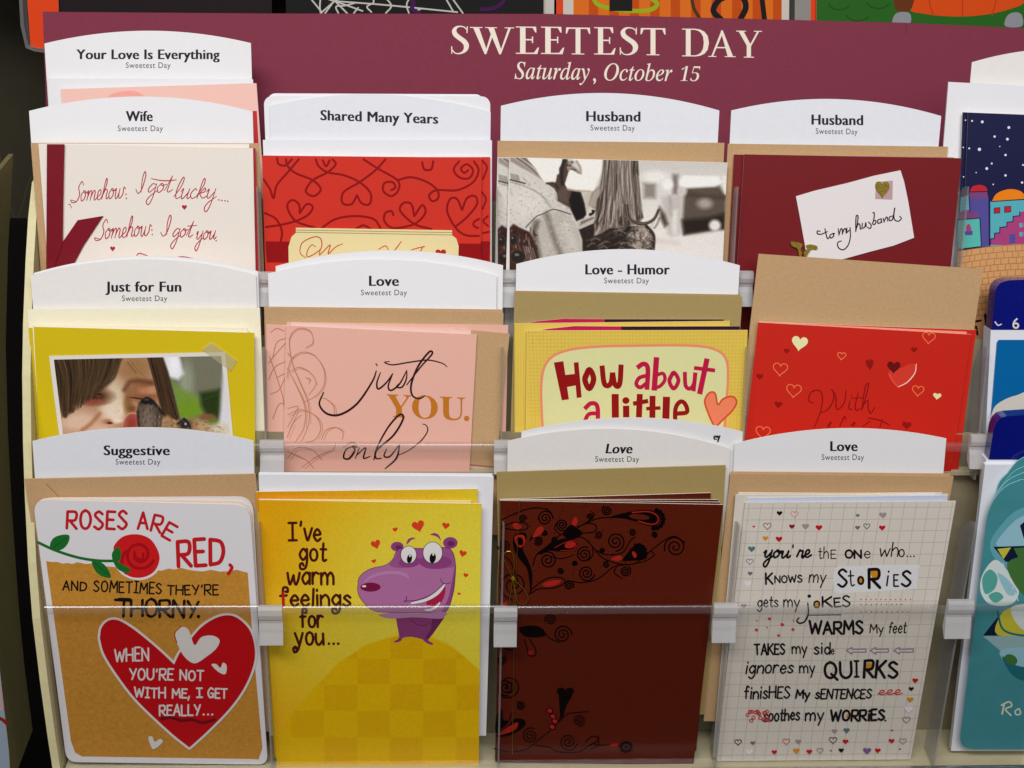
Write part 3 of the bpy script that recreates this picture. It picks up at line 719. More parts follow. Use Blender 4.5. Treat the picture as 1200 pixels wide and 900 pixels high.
# ---- row 3
tag(ROW3, 0, (38, 517), (160, 501), (297, 516.5), 640, 'white arched tag reading Suggestive', 'Suggestive', (122, 198.5), 533.4, (135.5, 188), 544.4, cap=11.5)
env(ROW3, .003, (28.5, 561.5), (299.5, 555.5), .185, KRAFT, 'tan envelope behind the Roses are red card', lambda it: (it.stroke([(54, 567), (69, 582)], .7, mat('crease', (120, 96, 70)), 'flap_crease'),))
env(ROW3, .002, (303.5, 554), (577, 555.5), .188, WHITE, 'white envelope behind the yellow hippo card')
env(ROW3, .0032, (303, 556), (578.5, 558.5), .188, WHITE, 'front white envelope showing along the right of the yellow hippo card')
tg = tag(ROW3, -.002, (611, 506), (740, 489.5), (870.5, 506), 640, 'white arched tag behind the italic Love tag, its last letters showing', 'ey', (836.5, 844), 515.5, cap=8)
tag(ROW3, 0, (595, 517), (718, 502.5), (856, 526), 640, 'white arched tag reading Love in slanted letters above the brown card', 'Love', (710, 740), 531.3, (697.5, 749), 541.2, cap=11.5, shear=.18, bow=.0010)
env(ROW3, .003, (582, 553.5), (850.5, 545.5), .180, OLIVE, 'olive gold envelope behind the brown swirl card')
tag(ROW3, 0, (861, 520), (990, 502), (1109, 514), 640, 'white arched tag reading Love above the grid paper card', 'Love', (973.5, 1004.5), 528.6, (963, 1012.5), 539, cap=11.7)
env(ROW3, .002, (857, 553), (1114, 555.5), .180, KRAFT, 'tan envelope behind the grid paper card')
env(ROW3, .003, (856, 555), (1117.5, 558.5), .180, KRAFT, 'front tan envelope behind the grid paper card')

# ------------------------------------------------------------------ greeting cards
def ink(key, c, rough=.5, spec=.2): return mat('ink_'+key, c, rough, spec, .015, 300, 0)
def card(label, row, t, group='greeting cards standing in the pockets', yaw=0, px=None, dl=0):
    pl = row if not (yaw or dl) else row.turned(px[0], px[1], t, yaw, dl)
    return Item('greeting_card', label, 'greeting card', pl, t if pl is row else 0, group)
def leaf(it, TL, TR, h, m, edge=EDGE, part='front_leaf', thick=.0006, dt=0, r=0):
    return it.rect(TL, TR, h, m, edge, part, thick, dt, r)
def back_leaf(it, TL, TR, h, m, open_=.0016):
    """the rear leaf of a folded card, a little further back"""
    it.rect(TL, TR, h, m, EDGE, 'back_leaf', .0006, -open_)

# --- pink card in the high pocket
PALEPINK = mat('pale_pink_card', (236, 196, 186), .5, .3, .02)
it = card('pale pink card with a rose arc, only its top showing in the highest left pocket', ROW0, .006)
leaf(it, (71, 104.5), (300.5, 97.5), .12, PALEPINK)
it.fill(smooth([(118, 128), (128, 112), (148, 106.5), (166, 110), (180, 128), (180, 150), (118, 150)], 5, True), ink('arc_pink', (238, 170, 160)))
it.fill([(294, 130), (301, 130), (303, 170), (294, 170)], ink('pink_red', (190, 60, 62)))
it.done()

# --- wife card
CREAMCARD = mat('cream_card', (229, 221, 213), .5, .3, .015)
it = card('second cream card peeking out left behind the red ribbon card', ROW1, .0045)
leaf(it, (45, 168.3), (292, 168.6), .155, CREAMCARD); it.done()
it = card('cream card with red handwritten lines Somehow, I got lucky', ROW1, .007)
it.rect((60, 172), (299.5, 173.5), .15, ink('crimson_strip', (172, 48, 52)), EDGE, 'back_leaf', .0006, -.0012)
leaf(it, (54.5, 168.8), (296.5, 173.8), .155, CREAMCARD)
SCR = ink('script_red', (176, 44, 62)); it.z(60, 180, 5)
for tx, a, b, h in (('Somehow', (122, 284), (425, 258), 112), ('I', (487, 242), (540, 238), 124), ('got', (560, 232), (705, 224), 98), ('lucky', (716, 264), (960, 264), 112)):
    it.hand(tx, *a, *b, h, 6, SCR, font=CURS, shear=.22, gap=-.03, jit=.01, taper=.35, rj=.02)
for tx, a, b, h in (('Somehow', (262, 505), (578, 478), 112), ('I', (632, 492), (690, 487), 118), ('got', (705, 492), (825, 488), 95), ('you', (845, 506), (962, 500), 95)):
    it.hand(tx, *a, *b, h, 6, SCR, font=CURS, shear=.22, gap=-.03, jit=.01, taper=.35, rj=.02)
it.stroke([(585, 146), (650, 158), (720, 156)], 6, SCR, 'lettering', taper=.5)
it.stroke([(100, 297), (112, 300), (118, 318)], 4, SCR, 'lettering')
for x, y in ((438, 238), (440, 262), (590, 448), (592, 474), (966, 510), (982, 271), (1000, 274), (1018, 276), (1034, 279)):
    it.fill(ellipse(x, y, 4.5, 4.5, 0, 8), SCR, 'lettering')
it.stroke([(498, 604), (512, 585), (540, 590), (580, 606)], 6, SCR, 'lettering', taper=.4)
it.stroke([(715, 610), (770, 604), (830, 614)], 5, SCR, 'lettering', taper=.4)
it.fill(heart(780, 315, 30, 30), SCR); it.fill(heart(360, 558, 30, 30), SCR)
it.z()
RIB = mat('dark_red_satin', (126, 10, 36), .38, .5, .1, 60, .02)
it.slab('ribbon', [(73, 284), (91, 258), (121, 253), (98, 288), (80, 322), (60, 322)], RIB, RIB, .0004, .0008)
it.slab('ribbon', [(55, 169), (75.5, 169), (74, 240), (73.5, 284), (66, 305), (58, 330), (54, 330)], RIB, RIB, .0004, .0014)
it.done()

# --- red curls card
REDC = mat('red_card', (206, 52, 34), .45, .35, .025)
DRED = ink('curl_red', (146, 6, 12)); BANDR = ink('band_red', (148, 4, 14))
CURLS = [[(38,150),(70,200),(88,245),(105,180),(160,115),(215,50)],
 [(105,45),(115,75),(150,80),(180,50)], [(150,50),(160,85),(200,120),(285,155),(325,200),(290,235),(250,210),(285,155),(360,115),(400,75),(385,50)],
 [(300,50),(315,85),(360,115),(440,130),(520,165),(575,220),(570,275),(530,270),(507,230)], [(507,230),(480,275),(435,270),(440,215),(520,165),(600,105),(650,50)],
 [(335,55),(352,85),(370,55)], [(540,50),(610,95),(710,155),(715,205),(680,235),(640,210),(645,170),(685,165),(700,190),(680,205)],
 [(710,155),(780,140),(860,165),(910,205),(915,245),(885,260),(870,230),(910,205),(1010,205),(1090,165),(1118,105),(1095,60)],
 [(835,65),(845,100),(880,100),(890,60)], [(1020,60),(993,100),(1020,140),(1070,145),(1090,105),(1060,75),(1030,95),(1045,118),(1065,105)],
 [(50,390),(120,380),(200,360),(260,330),(285,290),(255,275),(220,320)], [(220,320),(215,275),(180,255),(157,290),(200,360),(300,395)],
 [(45,320),(100,350),(130,410),(125,460)], [(330,395),(400,350),(500,335),(590,350),(625,395)], [(500,400),(540,382),(580,402)],
 [(690,330),(680,310),(650,320),(645,360),(690,395),(795,375),(850,320),(835,280),(795,335)], [(795,335),(780,275),(740,270),(725,310),(795,375),(880,400)],
 [(1120,435),(1050,430),(1000,390),(960,310),(975,250),(1010,250),(1035,305)], [(1035,305),(1060,245),(1100,235),(1110,275),(1060,340),(1000,390)],
 [(1120,350),(1095,365),(1095,385),(1115,395)]]
it = card('second red curled hearts card, a strip of it showing at the right edge', ROW1, .0045)
leaf(it, (318, 184), (574.5, 184), .15, REDC)
it.z(300, 175, 4.286)
for st in ([(1135,55),(1160,90),(1140,150)], [(1135,215),(1155,250),(1138,300)], [(1165,335),(1142,360),(1165,385)], [(1140,420),(1170,415)]): it.stroke(st, 10, DRED)
it.fill([(900, 462), (1176, 462), (1172, 560), (900, 560)], BANDR); it.done()
it = card('red card with dark curled heart pattern and a cream label', ROW1, .007)
leaf(it, (307, 182.2), (564.3, 184.8), .155, REDC)
it.z(300, 175, 4.286)
for st in CURLS: it.stroke(st, 11, DRED)
it.fill([(48, 462), (1130, 474), (1126, 576), (54, 568)], BANDR)
it.z()
LABC = mat('cream_label', (226, 212, 164), .55, .3, .02)
q = lambda x, y: (300+x/4.286, 175+y/4.286)
it.slab('label', [q(*p) for p in ((200, 394), (985, 407), (985, 432), (1006, 448), (1018, 485), (1014, 640), (165, 640), (163, 490), (178, 440), (200, 420))], LABC, LABC, .0004, .0008)
it.z(300, 175, 4.286); it.lay = 9e-4
LBL = ink('label_line', (150, 138, 96)); LORG = ink('label_orange', (190, 74, 40))
it.stroke([(200, 405), (985, 418)], 3, LBL, 'label_print', sm=False); it.stroke([(200, 416), (985, 430)], 3, LBL, 'label_print', sm=False)
for st in ([(250,545),(222,520),(232,470),(290,440),(325,450),(325,500),(262,540),(258,510),(280,480),(300,490)], [(325,500),(320,530),(372,480),(362,525),(400,490),(435,475)],
           [(615,502),(650,485),(665,505)], [(682,524),(710,490),(730,462)], [(780,505),(815,495),(848,488)], [(815,535),(835,495),(842,486)]):
    it.stroke(st, 5, LORG, 'label_print', taper=.4)
it.fill(heart(928, 524, 54, 46), ink('label_heart', (176, 40, 30)), 'label_print')
it.done()

# --- black and white photo card
def TT(x0, y0, s): return lambda *pts: [(x0+x/s, y0+y/s) for x, y in pts]
c1, c2, c3, c4, c5 = TT(580, 180, 6.92), TT(640, 180, 7.5), TT(760, 185, 7.2), TT(55, 410, 9), TT(150, 410, 8.57)
def el(p, f, x, y, rx, ry, col, soft=.9, al=1, rot=0):
    (cx, cy), (dx, _) = f((x, y), (x+1, y)); k = dx-cx
    p.ell(cx, cy, rx*k, ry*k, col, soft, al, rot)
def paint_bw(p):
    """a black and white street photograph: his denim shoulder, her chin and long hair"""
    rnd = random.Random(5)
    p.ramp((p.y-185)/70, (206, 201, 196), (228, 224, 219))
    p.poly(c3((-40,210),(60,210),(60,340),(-40,340)), (150,140,132), 6); p.poly(c3((200,140),(248,140),(248,310),(205,310)), (136,126,119), 5)
    p.poly(c3((110,330),(290,310),(275,640),(180,690),(120,520)), (198,192,187), 6); p.poly(c3((195,440),(245,440),(240,640),(200,640)), (224,220,214), 5); p.line(c3((180,330),(190,480)), 3, (168,160,154), 5, .7)
    p.poly(c3((92,410),(140,480),(165,560),(135,585),(100,510)), (88,74,64), 5); el(p, c3, 160, 225, 48, 46, (240,237,232), .7); el(p, c3, 60, 160, 110, 50, (236,233,228), .9, .9)
    p.poly(c3((325,255),(600,238),(655,330),(648,605),(500,612),(300,648),(286,560),(300,330)), (98,86,75), 5); p.poly(c3((285,525),(500,505),(640,470),(650,600),(300,650)), (42,30,25), 7)
    p.line(c3((330,300),(480,330),(640,330)), 5, (74,62,54), 6, .8); p.poly(c3((258,190),(296,150),(590,154),(625,205),(560,240),(320,252),(262,228)), (241,239,235), 3.5); el(p, c3, 285, 285, 38, 34, (206,198,190), .9)
    el(p, c3, 475, 385, 62, 44, (172,162,153), 1); el(p, c3, 560, 570, 50, 48, (228,224,218), .7); p.poly(c3((620,150),(680,150),(670,320),(640,300)), (232,229,224), 3)
    p.poly(c3((-20,660),(290,668),(620,618),(680,620),(680,1100),(-20,1100)), (226,221,217), 6); p.line(c3((60,700),(250,720)), 4, (206,198,192), 6, .7)
    # denim jacket
    p.poly(c1((-90,80),(120,90),(200,130),(300,170),(385,215),(430,245),(490,290),(505,330),(505,380),(600,440),(640,510),(690,640),(715,720),(725,1000),(-90,1000)), (208,204,197), 1.4)
    p.poly(c1((330,560),(410,485),(520,462),(612,495),(690,640),(715,790),(720,1000),(330,1000)), (190,184,176), 5); el(p, c1, 250, 400, 160, 120, (218,214,207), 1)
    p.line(c1((420,495),(465,640),(530,815)), 5, (126,116,106), 7); p.line(c1((335,560),(318,650),(352,840)), 6, (96,84,74), 7); p.line(c1((570,560),(640,760)), 7, (206,200,192), 8); p.line(c1((500,330),(505,380),(600,440),(650,520)), 1.6, (170,162,154), 2)
    for _ in range(900):
        (x, y), = c1((rnd.uniform(-60, 710), rnd.uniform(110, 860)))
        if y < 196+max(0, x-598)*.55: continue
        v = rnd.choice((140, 160, 226, 234)); p_ = rnd.uniform(.4, 1.1)
        if x < 672: p.ell(x, y, p_*1.3, p_, (v, v-4, v-9), .9, .32)
    p.line(c1((250,600),(330,515),(400,485),(450,458),(500,456),(615,492)), 1.1, (66,54,48), 1); p.line(c1((300,610),(360,530),(440,480)), .7, (150,140,132), 1, .8)
    p.line(c1((125,212),(245,242)), 1.5, (54,44,40), 1); p.line(c1((120,228),(260,272),(380,342),(450,440)), .9, (152,142,134), 1.2); p.line(c1((300,285),(420,370),(470,450)), .7, (166,158,150), 1)
    for i in range(6): p.line(c1((128+i*12, 162+i*3), (138+i*12, 205+i*3)), .8, (120,110,104), .9)
    # his hair and jaw
    p.poly(c1((125,28),(250,30),(330,130),(392,218),(285,152),(200,106),(125,62)), (160,148,139), 2)
    for i in range(16):
        o = rnd.uniform(-12, 12); v = rnd.choice((76, 98, 190, 206, 120)); p.line(c1((135+i*7, 32+o*.3), (230+i*6, 90+o), (320+i*4, 160+o*.8)), rnd.uniform(.6, 1.5), (v, v-10, v-18), 1.2, .7)
    p.poly(c1((250,26),(562,36),(545,80),(522,128),(508,195),(496,236),(420,242),(388,214),(330,124)), (237,234,228), 1.6)
    p.poly(c1((548,44),(582,40),(602,75),(586,112),(600,142),(580,200),(570,250),(590,285),(640,295),(700,310),(732,400),(745,480),(720,530),(660,545),(610,440),(508,382),(506,330),(480,282),(420,242),(490,238),(502,190),(500,178),(522,160),(520,120),(540,85)), (84,67,57), 1.6)
    p.line(c1((562,60),(545,120),(540,190),(548,250)), 3.4, (46,34,29), 2.5); p.line(c1((420,241),(485,242),(520,300)), 2, (58,45,39), 2); p.poly(c1((510,300),(560,270),(600,300),(590,400),(520,380)), (104,86,75), 4, .8)
    p.poly(c1((628,298),(690,318),(726,420),(738,500),(662,548),(618,450),(602,380)), (20,13,13), 2.4)
    # her face and neck
    p.poly(c1((700,306),(802,300),(870,235),(840,400),(790,485),(745,482),(730,400)), (210,202,191), 2.4); p.poly(c1((720,330),(790,310),(760,420),(745,470)), (192,182,170), 4, .7)
    p.poly(c1((598,28),(882,30),(872,130),(832,222),(802,300),(740,306),(640,293),(585,280),(568,246),(588,190),(598,150),(625,128),(682,162),(694,130),(664,70),(640,52)), (239,236,230), 1.3)
    p.poly(c1((582,72),(618,56),(642,72),(622,95),(650,112),(694,150),(684,168),(622,130),(592,140),(583,112),(604,100)), (158,142,128), 1.6); p.line(c1((662,62),(690,108),(697,160)), 2.4, (172,156,141), 2); p.line(c1((588,95),(614,99)), 1.5, (66,52,46), 1.2); p.line(c1((618,124),(655,134)), 1.3, (84,68,59), 1.2); p.line(c1((622,70),(632,66)), 1.2, (70,56,50), 1)
    p.line(c1((590,288),(660,300),(770,306)), 2, (184,171,154), 2)
    # top, strap and patterned shoulder
    p.poly(c2((285,660),(420,590),(430,720),(560,650),(700,635),(900,640),(950,720),(955,900),(955,1300),(330,1300),(318,760)), (44,33,29), 2)
    p.poly(c2((268,600),(425,525),(418,612),(290,668)), (196,187,178), 1.2)
    for i in range(7): p.line(c2((300+i*17, 628-i*9), (312+i*17, 596-i*6), (318+i*17, 618-i*8)), .9, (92,80,72), 1)
    p.poly(c2((370,540),(405,492),(435,500),(420,530),(390,548)), (24,18,18), 1.2); el(p, c2, 392, 512, 9, 9, (220,214,208), .8)
    el(p, c2, 830, 745, 118, 112, (158,146,136), .3); p.line(c2((880,635),(945,720),(940,860)), 3.2, (46,34,30), 2)
    for _ in range(46):
        x, y = rnd.uniform(730, 930), rnd.uniform(650, 850); p.line(c2((x, y), (x+rnd.uniform(-40, 40), y+rnd.uniform(10, 40)), (x+rnd.uniform(-60, 60), y+rnd.uniform(30, 80))), rnd.uniform(.5, 1.3), rnd.choice(((78,64,56),(206,198,190),(110,96,86),(60,48,42))), 1.1, .75)
    for _ in range(70):
        x, y = rnd.uniform(330, 720), rnd.uniform(660, 850); p.line(c2((x, y), (x+rnd.uniform(20, 50), y-rnd.uniform(5, 30)), (x+rnd.uniform(50, 100), y+rnd.uniform(-30, 20))), rnd.uniform(.6, 1.8), rnd.choice(((24,17,16),(92,78,70),(150,138,128),(64,50,44),(32,24,30))), 1.4, .7)
    # her hair
    p.poly(c2((500,46),(806,50),(812,180),(828,350),(852,560),(830,600),(760,612),(700,642),(655,662),(560,652),(490,700),(420,722),(432,620),(448,500),(372,450),(400,350),(468,280),(490,180)), (132,119,109), 2.4)
    p.poly(c2((370,455),(410,350),(470,285),(470,360),(440,480)), (186,175,164), 3, .8)
    for pg, col, so in ((((592,185),(652,180),(642,270),(612,345),(590,265)), (54,41,34), 2.2), (((724,56),(802,56),(812,190),(786,160),(762,250),(782,400),(852,562),(800,585),(742,480),(722,300)), (48,35,29), 3),
                        (((748,190),(785,200),(818,420),(838,555),(775,500),(750,350)), (142,126,114), 4), (((450,400),(522,280),(524,400),(484,560),(450,650),(430,610)), (66,52,44), 3.4), (((620,500),(700,455),(742,560),(810,612),(700,645),(630,610)), (56,43,36), 4), (((560,60),(590,60),(585,190),(560,180)), (86,72,63), 3)):
        p.poly(c2(*pg), col, so)
    for pt_, wd, col in ((((640,60),(662,200),(640,340),(610,480)), 3, (200,190,180)), (((700,60),(706,250),(690,440)), 3.6, (186,174,164)), (((560,220),(562,400),(520,560),(440,705)), 2.8, (194,183,173)), (((604,420),(592,560),(570,630)), 2, (202,192,182)), (((530,55),(520,200),(480,330),(400,430)), 2.6, (172,159,149))):
        p.line(c2(*pt_), wd, col, 3, .85)
    for i in range(170):
        f = rnd.random(); x0 = 505+f*295; wv = rnd.uniform(-14, 14); x1 = 425+f*420+rnd.uniform(-20, 20); y1 = rnd.uniform(560, 690)-f*40
        v = rnd.choice((40, 52, 66, 92, 120, 168, 196, 214)); p.line(c2((x0, 48), (x0+wv-6, 190), (x0*.75+x1*.25+wv, 330), (x0*.35+x1*.65-wv, 480), (x1, y1)), rnd.uniform(.35, 1.0), (v, v-12, v-20), 1, .6)
    for i in range(22):
        o = rnd.uniform(-16, 16); v = rnd.choice((48, 60, 76, 150, 176, 96, 54)); p.line(c2((700+o, 450), (724+o*.8, 560+o*.4), (800, 608+o*.7), (880, 612+o*.6), (950+o*.3, 572+o*.4), (990+o*.4, 490)), rnd.uniform(.6, 1.8), (v, v-12, v-19), 1.3, .8)
    for i in range(9):
        x = rnd.uniform(940, 1010); p.line(c2((x, 560), (x-20, 620), (x-50, 660)), .5, (120,108,98), .8, .6)
    # dark beaded lace at the lower left
    p.poly(c1((-90,570),(20,590),(60,575),(120,600),(150,570),(200,600),(290,640),(322,720),(360,860),(400,1400),(-90,1400)), (66,38,31), 2.4)
    for _ in range(130):
        x, y = rnd.uniform(-80, 330), rnd.uniform(560, 900)
        if y < 600+(x-100)*.25*(x > 100): y += 40
        c = rnd.choice(((30,20,18),(44,28,24),(112,52,38),(140,122,112),(84,48,38),(170,158,148))); p.line(c1((x, y), (x+rnd.uniform(-14, 26), y+rnd.uniform(14, 60))), rnd.uniform(.6, 1.8), c, 1.2, .7)
    for x, y, a, b in ((55,700,30,40),(150,700,28,42),(60,842,46,56),(186,836,62,52),(-40,700,28,40),(-50,840,46,54)): el(p, c1, x, y, a+6, b+6, (120,96,84), .3, .6); el(p, c1, x, y, a, b, (38,32,29), .4); el(p, c1, x-8, y-16, a*.3, b*.2, (132,124,116), .9)
    for i in range(5): p.line(c1((232+i*18, 750+i*4), (262+i*18, 860)), 1.2, (166,156,146), 1.2, .7)
    p.grain(3.5)
PHOTOM = attr_mat('printed_photo', .38, .4)
PHW = mat('photo_white', (222, 218, 214), .45, .35, .01)
it = card('second black and white photo card, a strip of it showing at the left edge', ROW1, .0045)
leaf(it, (583, 184.2), (838, 190), .155, PHW)
def paint_bw_back(p):
    p.x = p.x+13.8; p.y = p.y-1.5; paint_bw(p)
it.raster(583.3, 184.8, 600, 326, paint_bw_back, px=1.0, mt=PHOTOM); it.done()
it = card('black and white photo card of a couple standing close, her long hair loose', ROW1, .007)
leaf(it, (596.8, 184.2), (852.6, 190.6), .155, PHW)
it.raster(597, 184, 852, 320, paint_bw, px=.75, mt=PHOTOM, quad=[(597.1, 184.6), (852.2, 190.8), (846.5, 320), (597.1, 320)]); it.done()

# --- maroon card with a note
MAR = mat('maroon_card', (122, 22, 30), .45, .35, .03)
it = card('second maroon card, its edge showing left of the one with the white note', ROW1, .0045)
leaf(it, (860, 181), (1118, 184.5), .155, MAR); it.done()
it = card('maroon card with a tilted white note reading to my husband', ROW1, .007)
leaf(it, (872, 180.8), (1127, 185.4), .155, MAR)
NOTE = mat('note_paper', (226, 221, 222), .6, .25, .02)
q = lambda x, y: (920+x/7.06, 190+y/7.06)
it.slab('note', [q(*p) for p in ((90, 283), (240, 238), (520, 172), (740, 112), (955, 68), (985, 160), (1020, 330), (1068, 625), (900, 690), (700, 742), (490, 800), (190, 860), (165, 690), (120, 440))], NOTE, NOTE, .0004, .0007)
it.z(920, 190, 7.06); it.lay = 8e-4
DBR = ink('brown_black', (48, 18, 26))
for st in ([(290,572),(268,570),(268,592),(300,596),(350,575),(400,540)][:5], [(330,550),(340,600),(352,632),(366,622)], [(395,590),(372,605),(378,628),(402,612),(398,590),(412,592)]): it.stroke(st, 10, DBR, 'lettering', taper=.2)
for st in ([(440,550),(446,605)], [(446,600),(462,552),(474,560),(474,596)], [(474,592),(492,550),(504,560),(506,590)], [(512,545),(512,580),(535,560)], [(538,540),(540,620),(520,690),(480,725),(440,705),(437,665),(466,652)],
           [(585,575),(585,500),(590,445),(604,450),(596,520),(585,570)], [(590,545),(608,510),(620,520),(622,552),(632,552)], [(640,505),(638,545),(660,535),(668,500),(672,535)], [(690,495),(712,520),(705,548),(682,540)],
           [(725,420),(738,420),(735,470),(725,510),(745,512),(752,485),(735,485)], [(790,470),(768,480),(770,505),(795,495),(795,465),(800,500)], [(812,465),(820,498)], [(820,490),(838,455),(848,465),(850,488)],
           [(888,445),(864,455),(864,482),(890,470),(908,376),(900,440),(908,478),(940,488),(962,465),(948,448)]): it.stroke(st, 10, DBR, 'lettering', taper=.2)
it.fill([(752, 165), (892, 152), (888, 310), (746, 304)], ink('stamp_mauve', (190, 160, 160)), 'stamp')
GLIT = mat('gold_glitter', (150, 132, 40), .35, .6, .45, 2600, .5, metal=.5)
it.z(920, 190, 7.06)
it.slab('glitter_heart', heart(806, 224, 118, 138), GLIT, GLIT, .0009, .0017)
it.slab('glitter_bow', smooth([(45, 660), (95, 662), (145, 680), (130, 715), (140, 760), (120, 790), (105, 720), (60, 695)], 4, True), GLIT, GLIT, .0008, .0016)
it.slab('glitter_bow', smooth([(175, 690), (215, 682), (265, 695), (262, 722), (220, 720), (190, 760), (170, 800), (155, 750), (185, 715)], 4, True), GLIT, GLIT, .0008, .0018)
rnd = random.Random(3); GSP = mat('gold_spark', (236, 220, 130), .2, .6, .1, 900, 0, metal=.8); it.lay = 1.75e-3; it.hold()
for i in range(40):
    x, y = rnd.gauss(806, 24), rnd.gauss(214, 24)
    if abs(x-806) < 44 and y < 262-abs(x-806): it.fill(ellipse(x, y, 3, 3, 0, 5), GSP, 'glitter_heart')
it.hold(False)
it.done()

# --- yellow card with child photo
YEL = mat('mustard_yellow_card', (206, 184, 8), .5, .35, .025)
def paint_child(p):
    """a colour snapshot: a squinting child with a fringe, a puppy licking the cheek"""
    rnd = random.Random(9)
    p.base((124, 127, 107)); p.poly(c5((500,40),(1100,40),(950,430),(720,440),(600,450),(565,250)), (123,122,104), 5); el(p, c5, 590, 320, 70, 190, (150,158,138), 1); p.poly(c5((335,40),(500,40),(560,240),(505,300),(410,270)), (224,224,228), 5); el(p, c5, 470, 150, 50, 100, (236,236,240), 1)
    for i in range(12): p.line(c5((600+i*30, 60), (600+i*30, 430)), .8, (112,112,94), 1.5, .35)
    p.poly(c5((440,330),(560,400),(720,470),(750,640),(560,690),(500,640)), (122,148,66), 7); el(p, c5, 620, 600, 120, 84, (116,150,38), .9); p.poly(c5((722,430),(925,395),(920,705),(780,650),(735,560)), (42,60,20), 7); p.line(c5((760,500),(910,440)), 1, (70,90,40), 2, .7)
    el(p, c5, 800, 672, 80, 30, (136,88,60), .9); el(p, c5, 850, 720, 80, 34, (110,120,50), .9); p.poly(c5((955,170),(1010,160),(1080,900),(890,900),(930,600)), (214,212,220), 5)
    # face
    p.poly(c4((100,600),(420,500),(700,330),(790,60),(1100,60),(1230,300),(1260,620),(1250,1300),(100,1300)), (182,142,114), 3)
    el(p, c4, 930, 190, 180, 130, (160,122,82), 1); el(p, c4, 690, 520, 130, 200, (214,198,172), 1); el(p, c4, 710, 650, 130, 100, (224,208,188), 1); el(p, c4, 340, 760, 220, 110, (212,184,164), 1); el(p, c4, 560, 850, 160, 60, (214,178,158), 1)
    el(p, c4, 1040, 440, 170, 100, (138,88,54), 1); el(p, c4, 1060, 430, 120, 44, (180,130,98), 1); el(p, c4, 1120, 420, 60, 40, (196,148,118), 1, .7); p.line(c4((820,420),(870,345),(960,325),(1100,345)), 4.5, (96,60,38), 6, .85)
    p.line(c4((850,500),(930,508),(1020,522)), 1.6, (52,28,20), 1.4); p.line(c4((880,530),(960,540)), 2, (160,110,84), 3, .8); el(p, c4, 855, 570, 44, 120, (136,98,52), 1, .85); el(p, c4, 900, 620, 40, 40, (120,76,40), 1, .8)
    el(p, c4, 500, 490, 170, 80, (92,54,32), 1); p.line(c4((430,486),(490,474),(560,468)), 2.2, (28,14,10), 1.8); el(p, c4, 500, 552, 120, 30, (152,84,66), 1, .8); p.line(c4((420,500),(520,500)), 1.2, (60,30,22), 1.5, .8)
    p.line(c4((370,850),(470,772),(556,672)), 3.4, (158,106,72), 5, .9); el(p, c4, 640, 756, 50, 24, (176,118,88), 1); el(p, c4, 664, 772, 30, 11, (78,30,26), .9); el(p, c4, 740, 740, 50, 30, (232,214,196), 1)
    for _ in range(260):
        x, y = rnd.uniform(200, 1200), rnd.uniform(120, 860); v = rnd.uniform(-18, 18); el(p, c4, x, y, rnd.uniform(6, 22), rnd.uniform(5, 16), (186+v, 150+v, 122+v), 1, .10)
    p.line(c4((850,130),(890,180),(940,245)), .8, (96,64,36), 1, .8); p.line(c4((880,110),(960,220),(1030,280)), .7, (120,86,52), 1, .6)
    # fringe and side hair
    p.poly(c4((40,60),(800,60),(720,200),(640,320),(560,420),(430,470),(330,550),(270,640),(200,690),(140,640),(80,300)), (56,40,25), 7)
    for i in range(300):
        x0 = rnd.uniform(60, 800); x1 = 150+(x0-60)*.60+rnd.uniform(-40, 40); y1 = 720-(x1-150)*.72+rnd.uniform(-60, 40)
        p.line(c4((x0, 70), ((x0+x1)/2+24, 290), (x1, y1)), rnd.uniform(.3, 1.1), rnd.choice(((40,28,17),(48,34,21),(90,68,44),(112,86,58),(74,54,34),(34,24,15),(124,98,68))), .9, .55)
    p.poly(c5((185,50),(340,45),(402,220),(470,490),(516,690),(470,712),(400,690),(330,560),(268,300)), (64,44,29), 3)
    for i in range(90):
        x0 = rnd.uniform(195, 340); p.line(c5((x0, 70), (x0+70+rnd.uniform(-14, 10), 330), (x0+rnd.uniform(140, 190), 700)), rnd.uniform(.3, 1.0), rnd.choice(((44,30,20),(98,72,46),(118,90,60),(34,24,16),(80,58,38))), .9, .55)
    # puppy
    p.poly(c4((800,830),(828,705),(880,664),(932,668),(978,722),(990,900),(990,1300),(800,1300)), (170,90,76), 1.4); el(p, c4, 895, 790, 44, 80, (150,64,52), 1); p.line(c4((826,720),(850,685),(885,668),(930,672)), 1.2, (216,154,136), 1.4)
    p.poly(c5((320,700),(400,655),(470,712),(560,690),(700,690),(820,760),(930,880),(930,1500),(300,1500)), (162,130,94), 3)
    el(p, c5, 930, 800, 120, 60, (208,200,182), 1); el(p, c5, 760, 770, 60, 50, (186,158,122), 1)
    for i in range(160):
        x = rnd.uniform(340, 980); y = 690+rnd.random()*120+max(0, x-700)*.35; p.line(c5((x, y), (x+rnd.uniform(4, 34), y+rnd.uniform(0, 16))), rnd.uniform(.3, .9), rnd.choice(((112,86,60),(196,166,130),(214,194,164),(84,64,46),(140,110,78))), .9, .6)
    p.poly(c5((88,620),(104,530),(178,480),(250,508),(300,570),(352,640),(334,760),(320,900),(320,1500),(112,1500),(100,720)), (84,71,62), 2.2)
    el(p, c5, 200, 690, 66, 130, (124,108,95), 1); p.line(c5((250,515),(300,575),(350,640)), 3, (34,28,26), 2.5); p.line(c5((96,620),(104,720),(116,780)), 2, (52,42,38), 2)
    for i in range(150):
        x, y = rnd.uniform(100, 330), rnd.uniform(560, 800); p.line(c5((x, y), (x+rnd.uniform(-6, 10), y+rnd.uniform(14, 34))), rnd.uniform(.3, .8), rnd.choice(((52,44,40),(146,132,118),(112,98,86),(66,55,49),(160,146,132))), .8, .6)
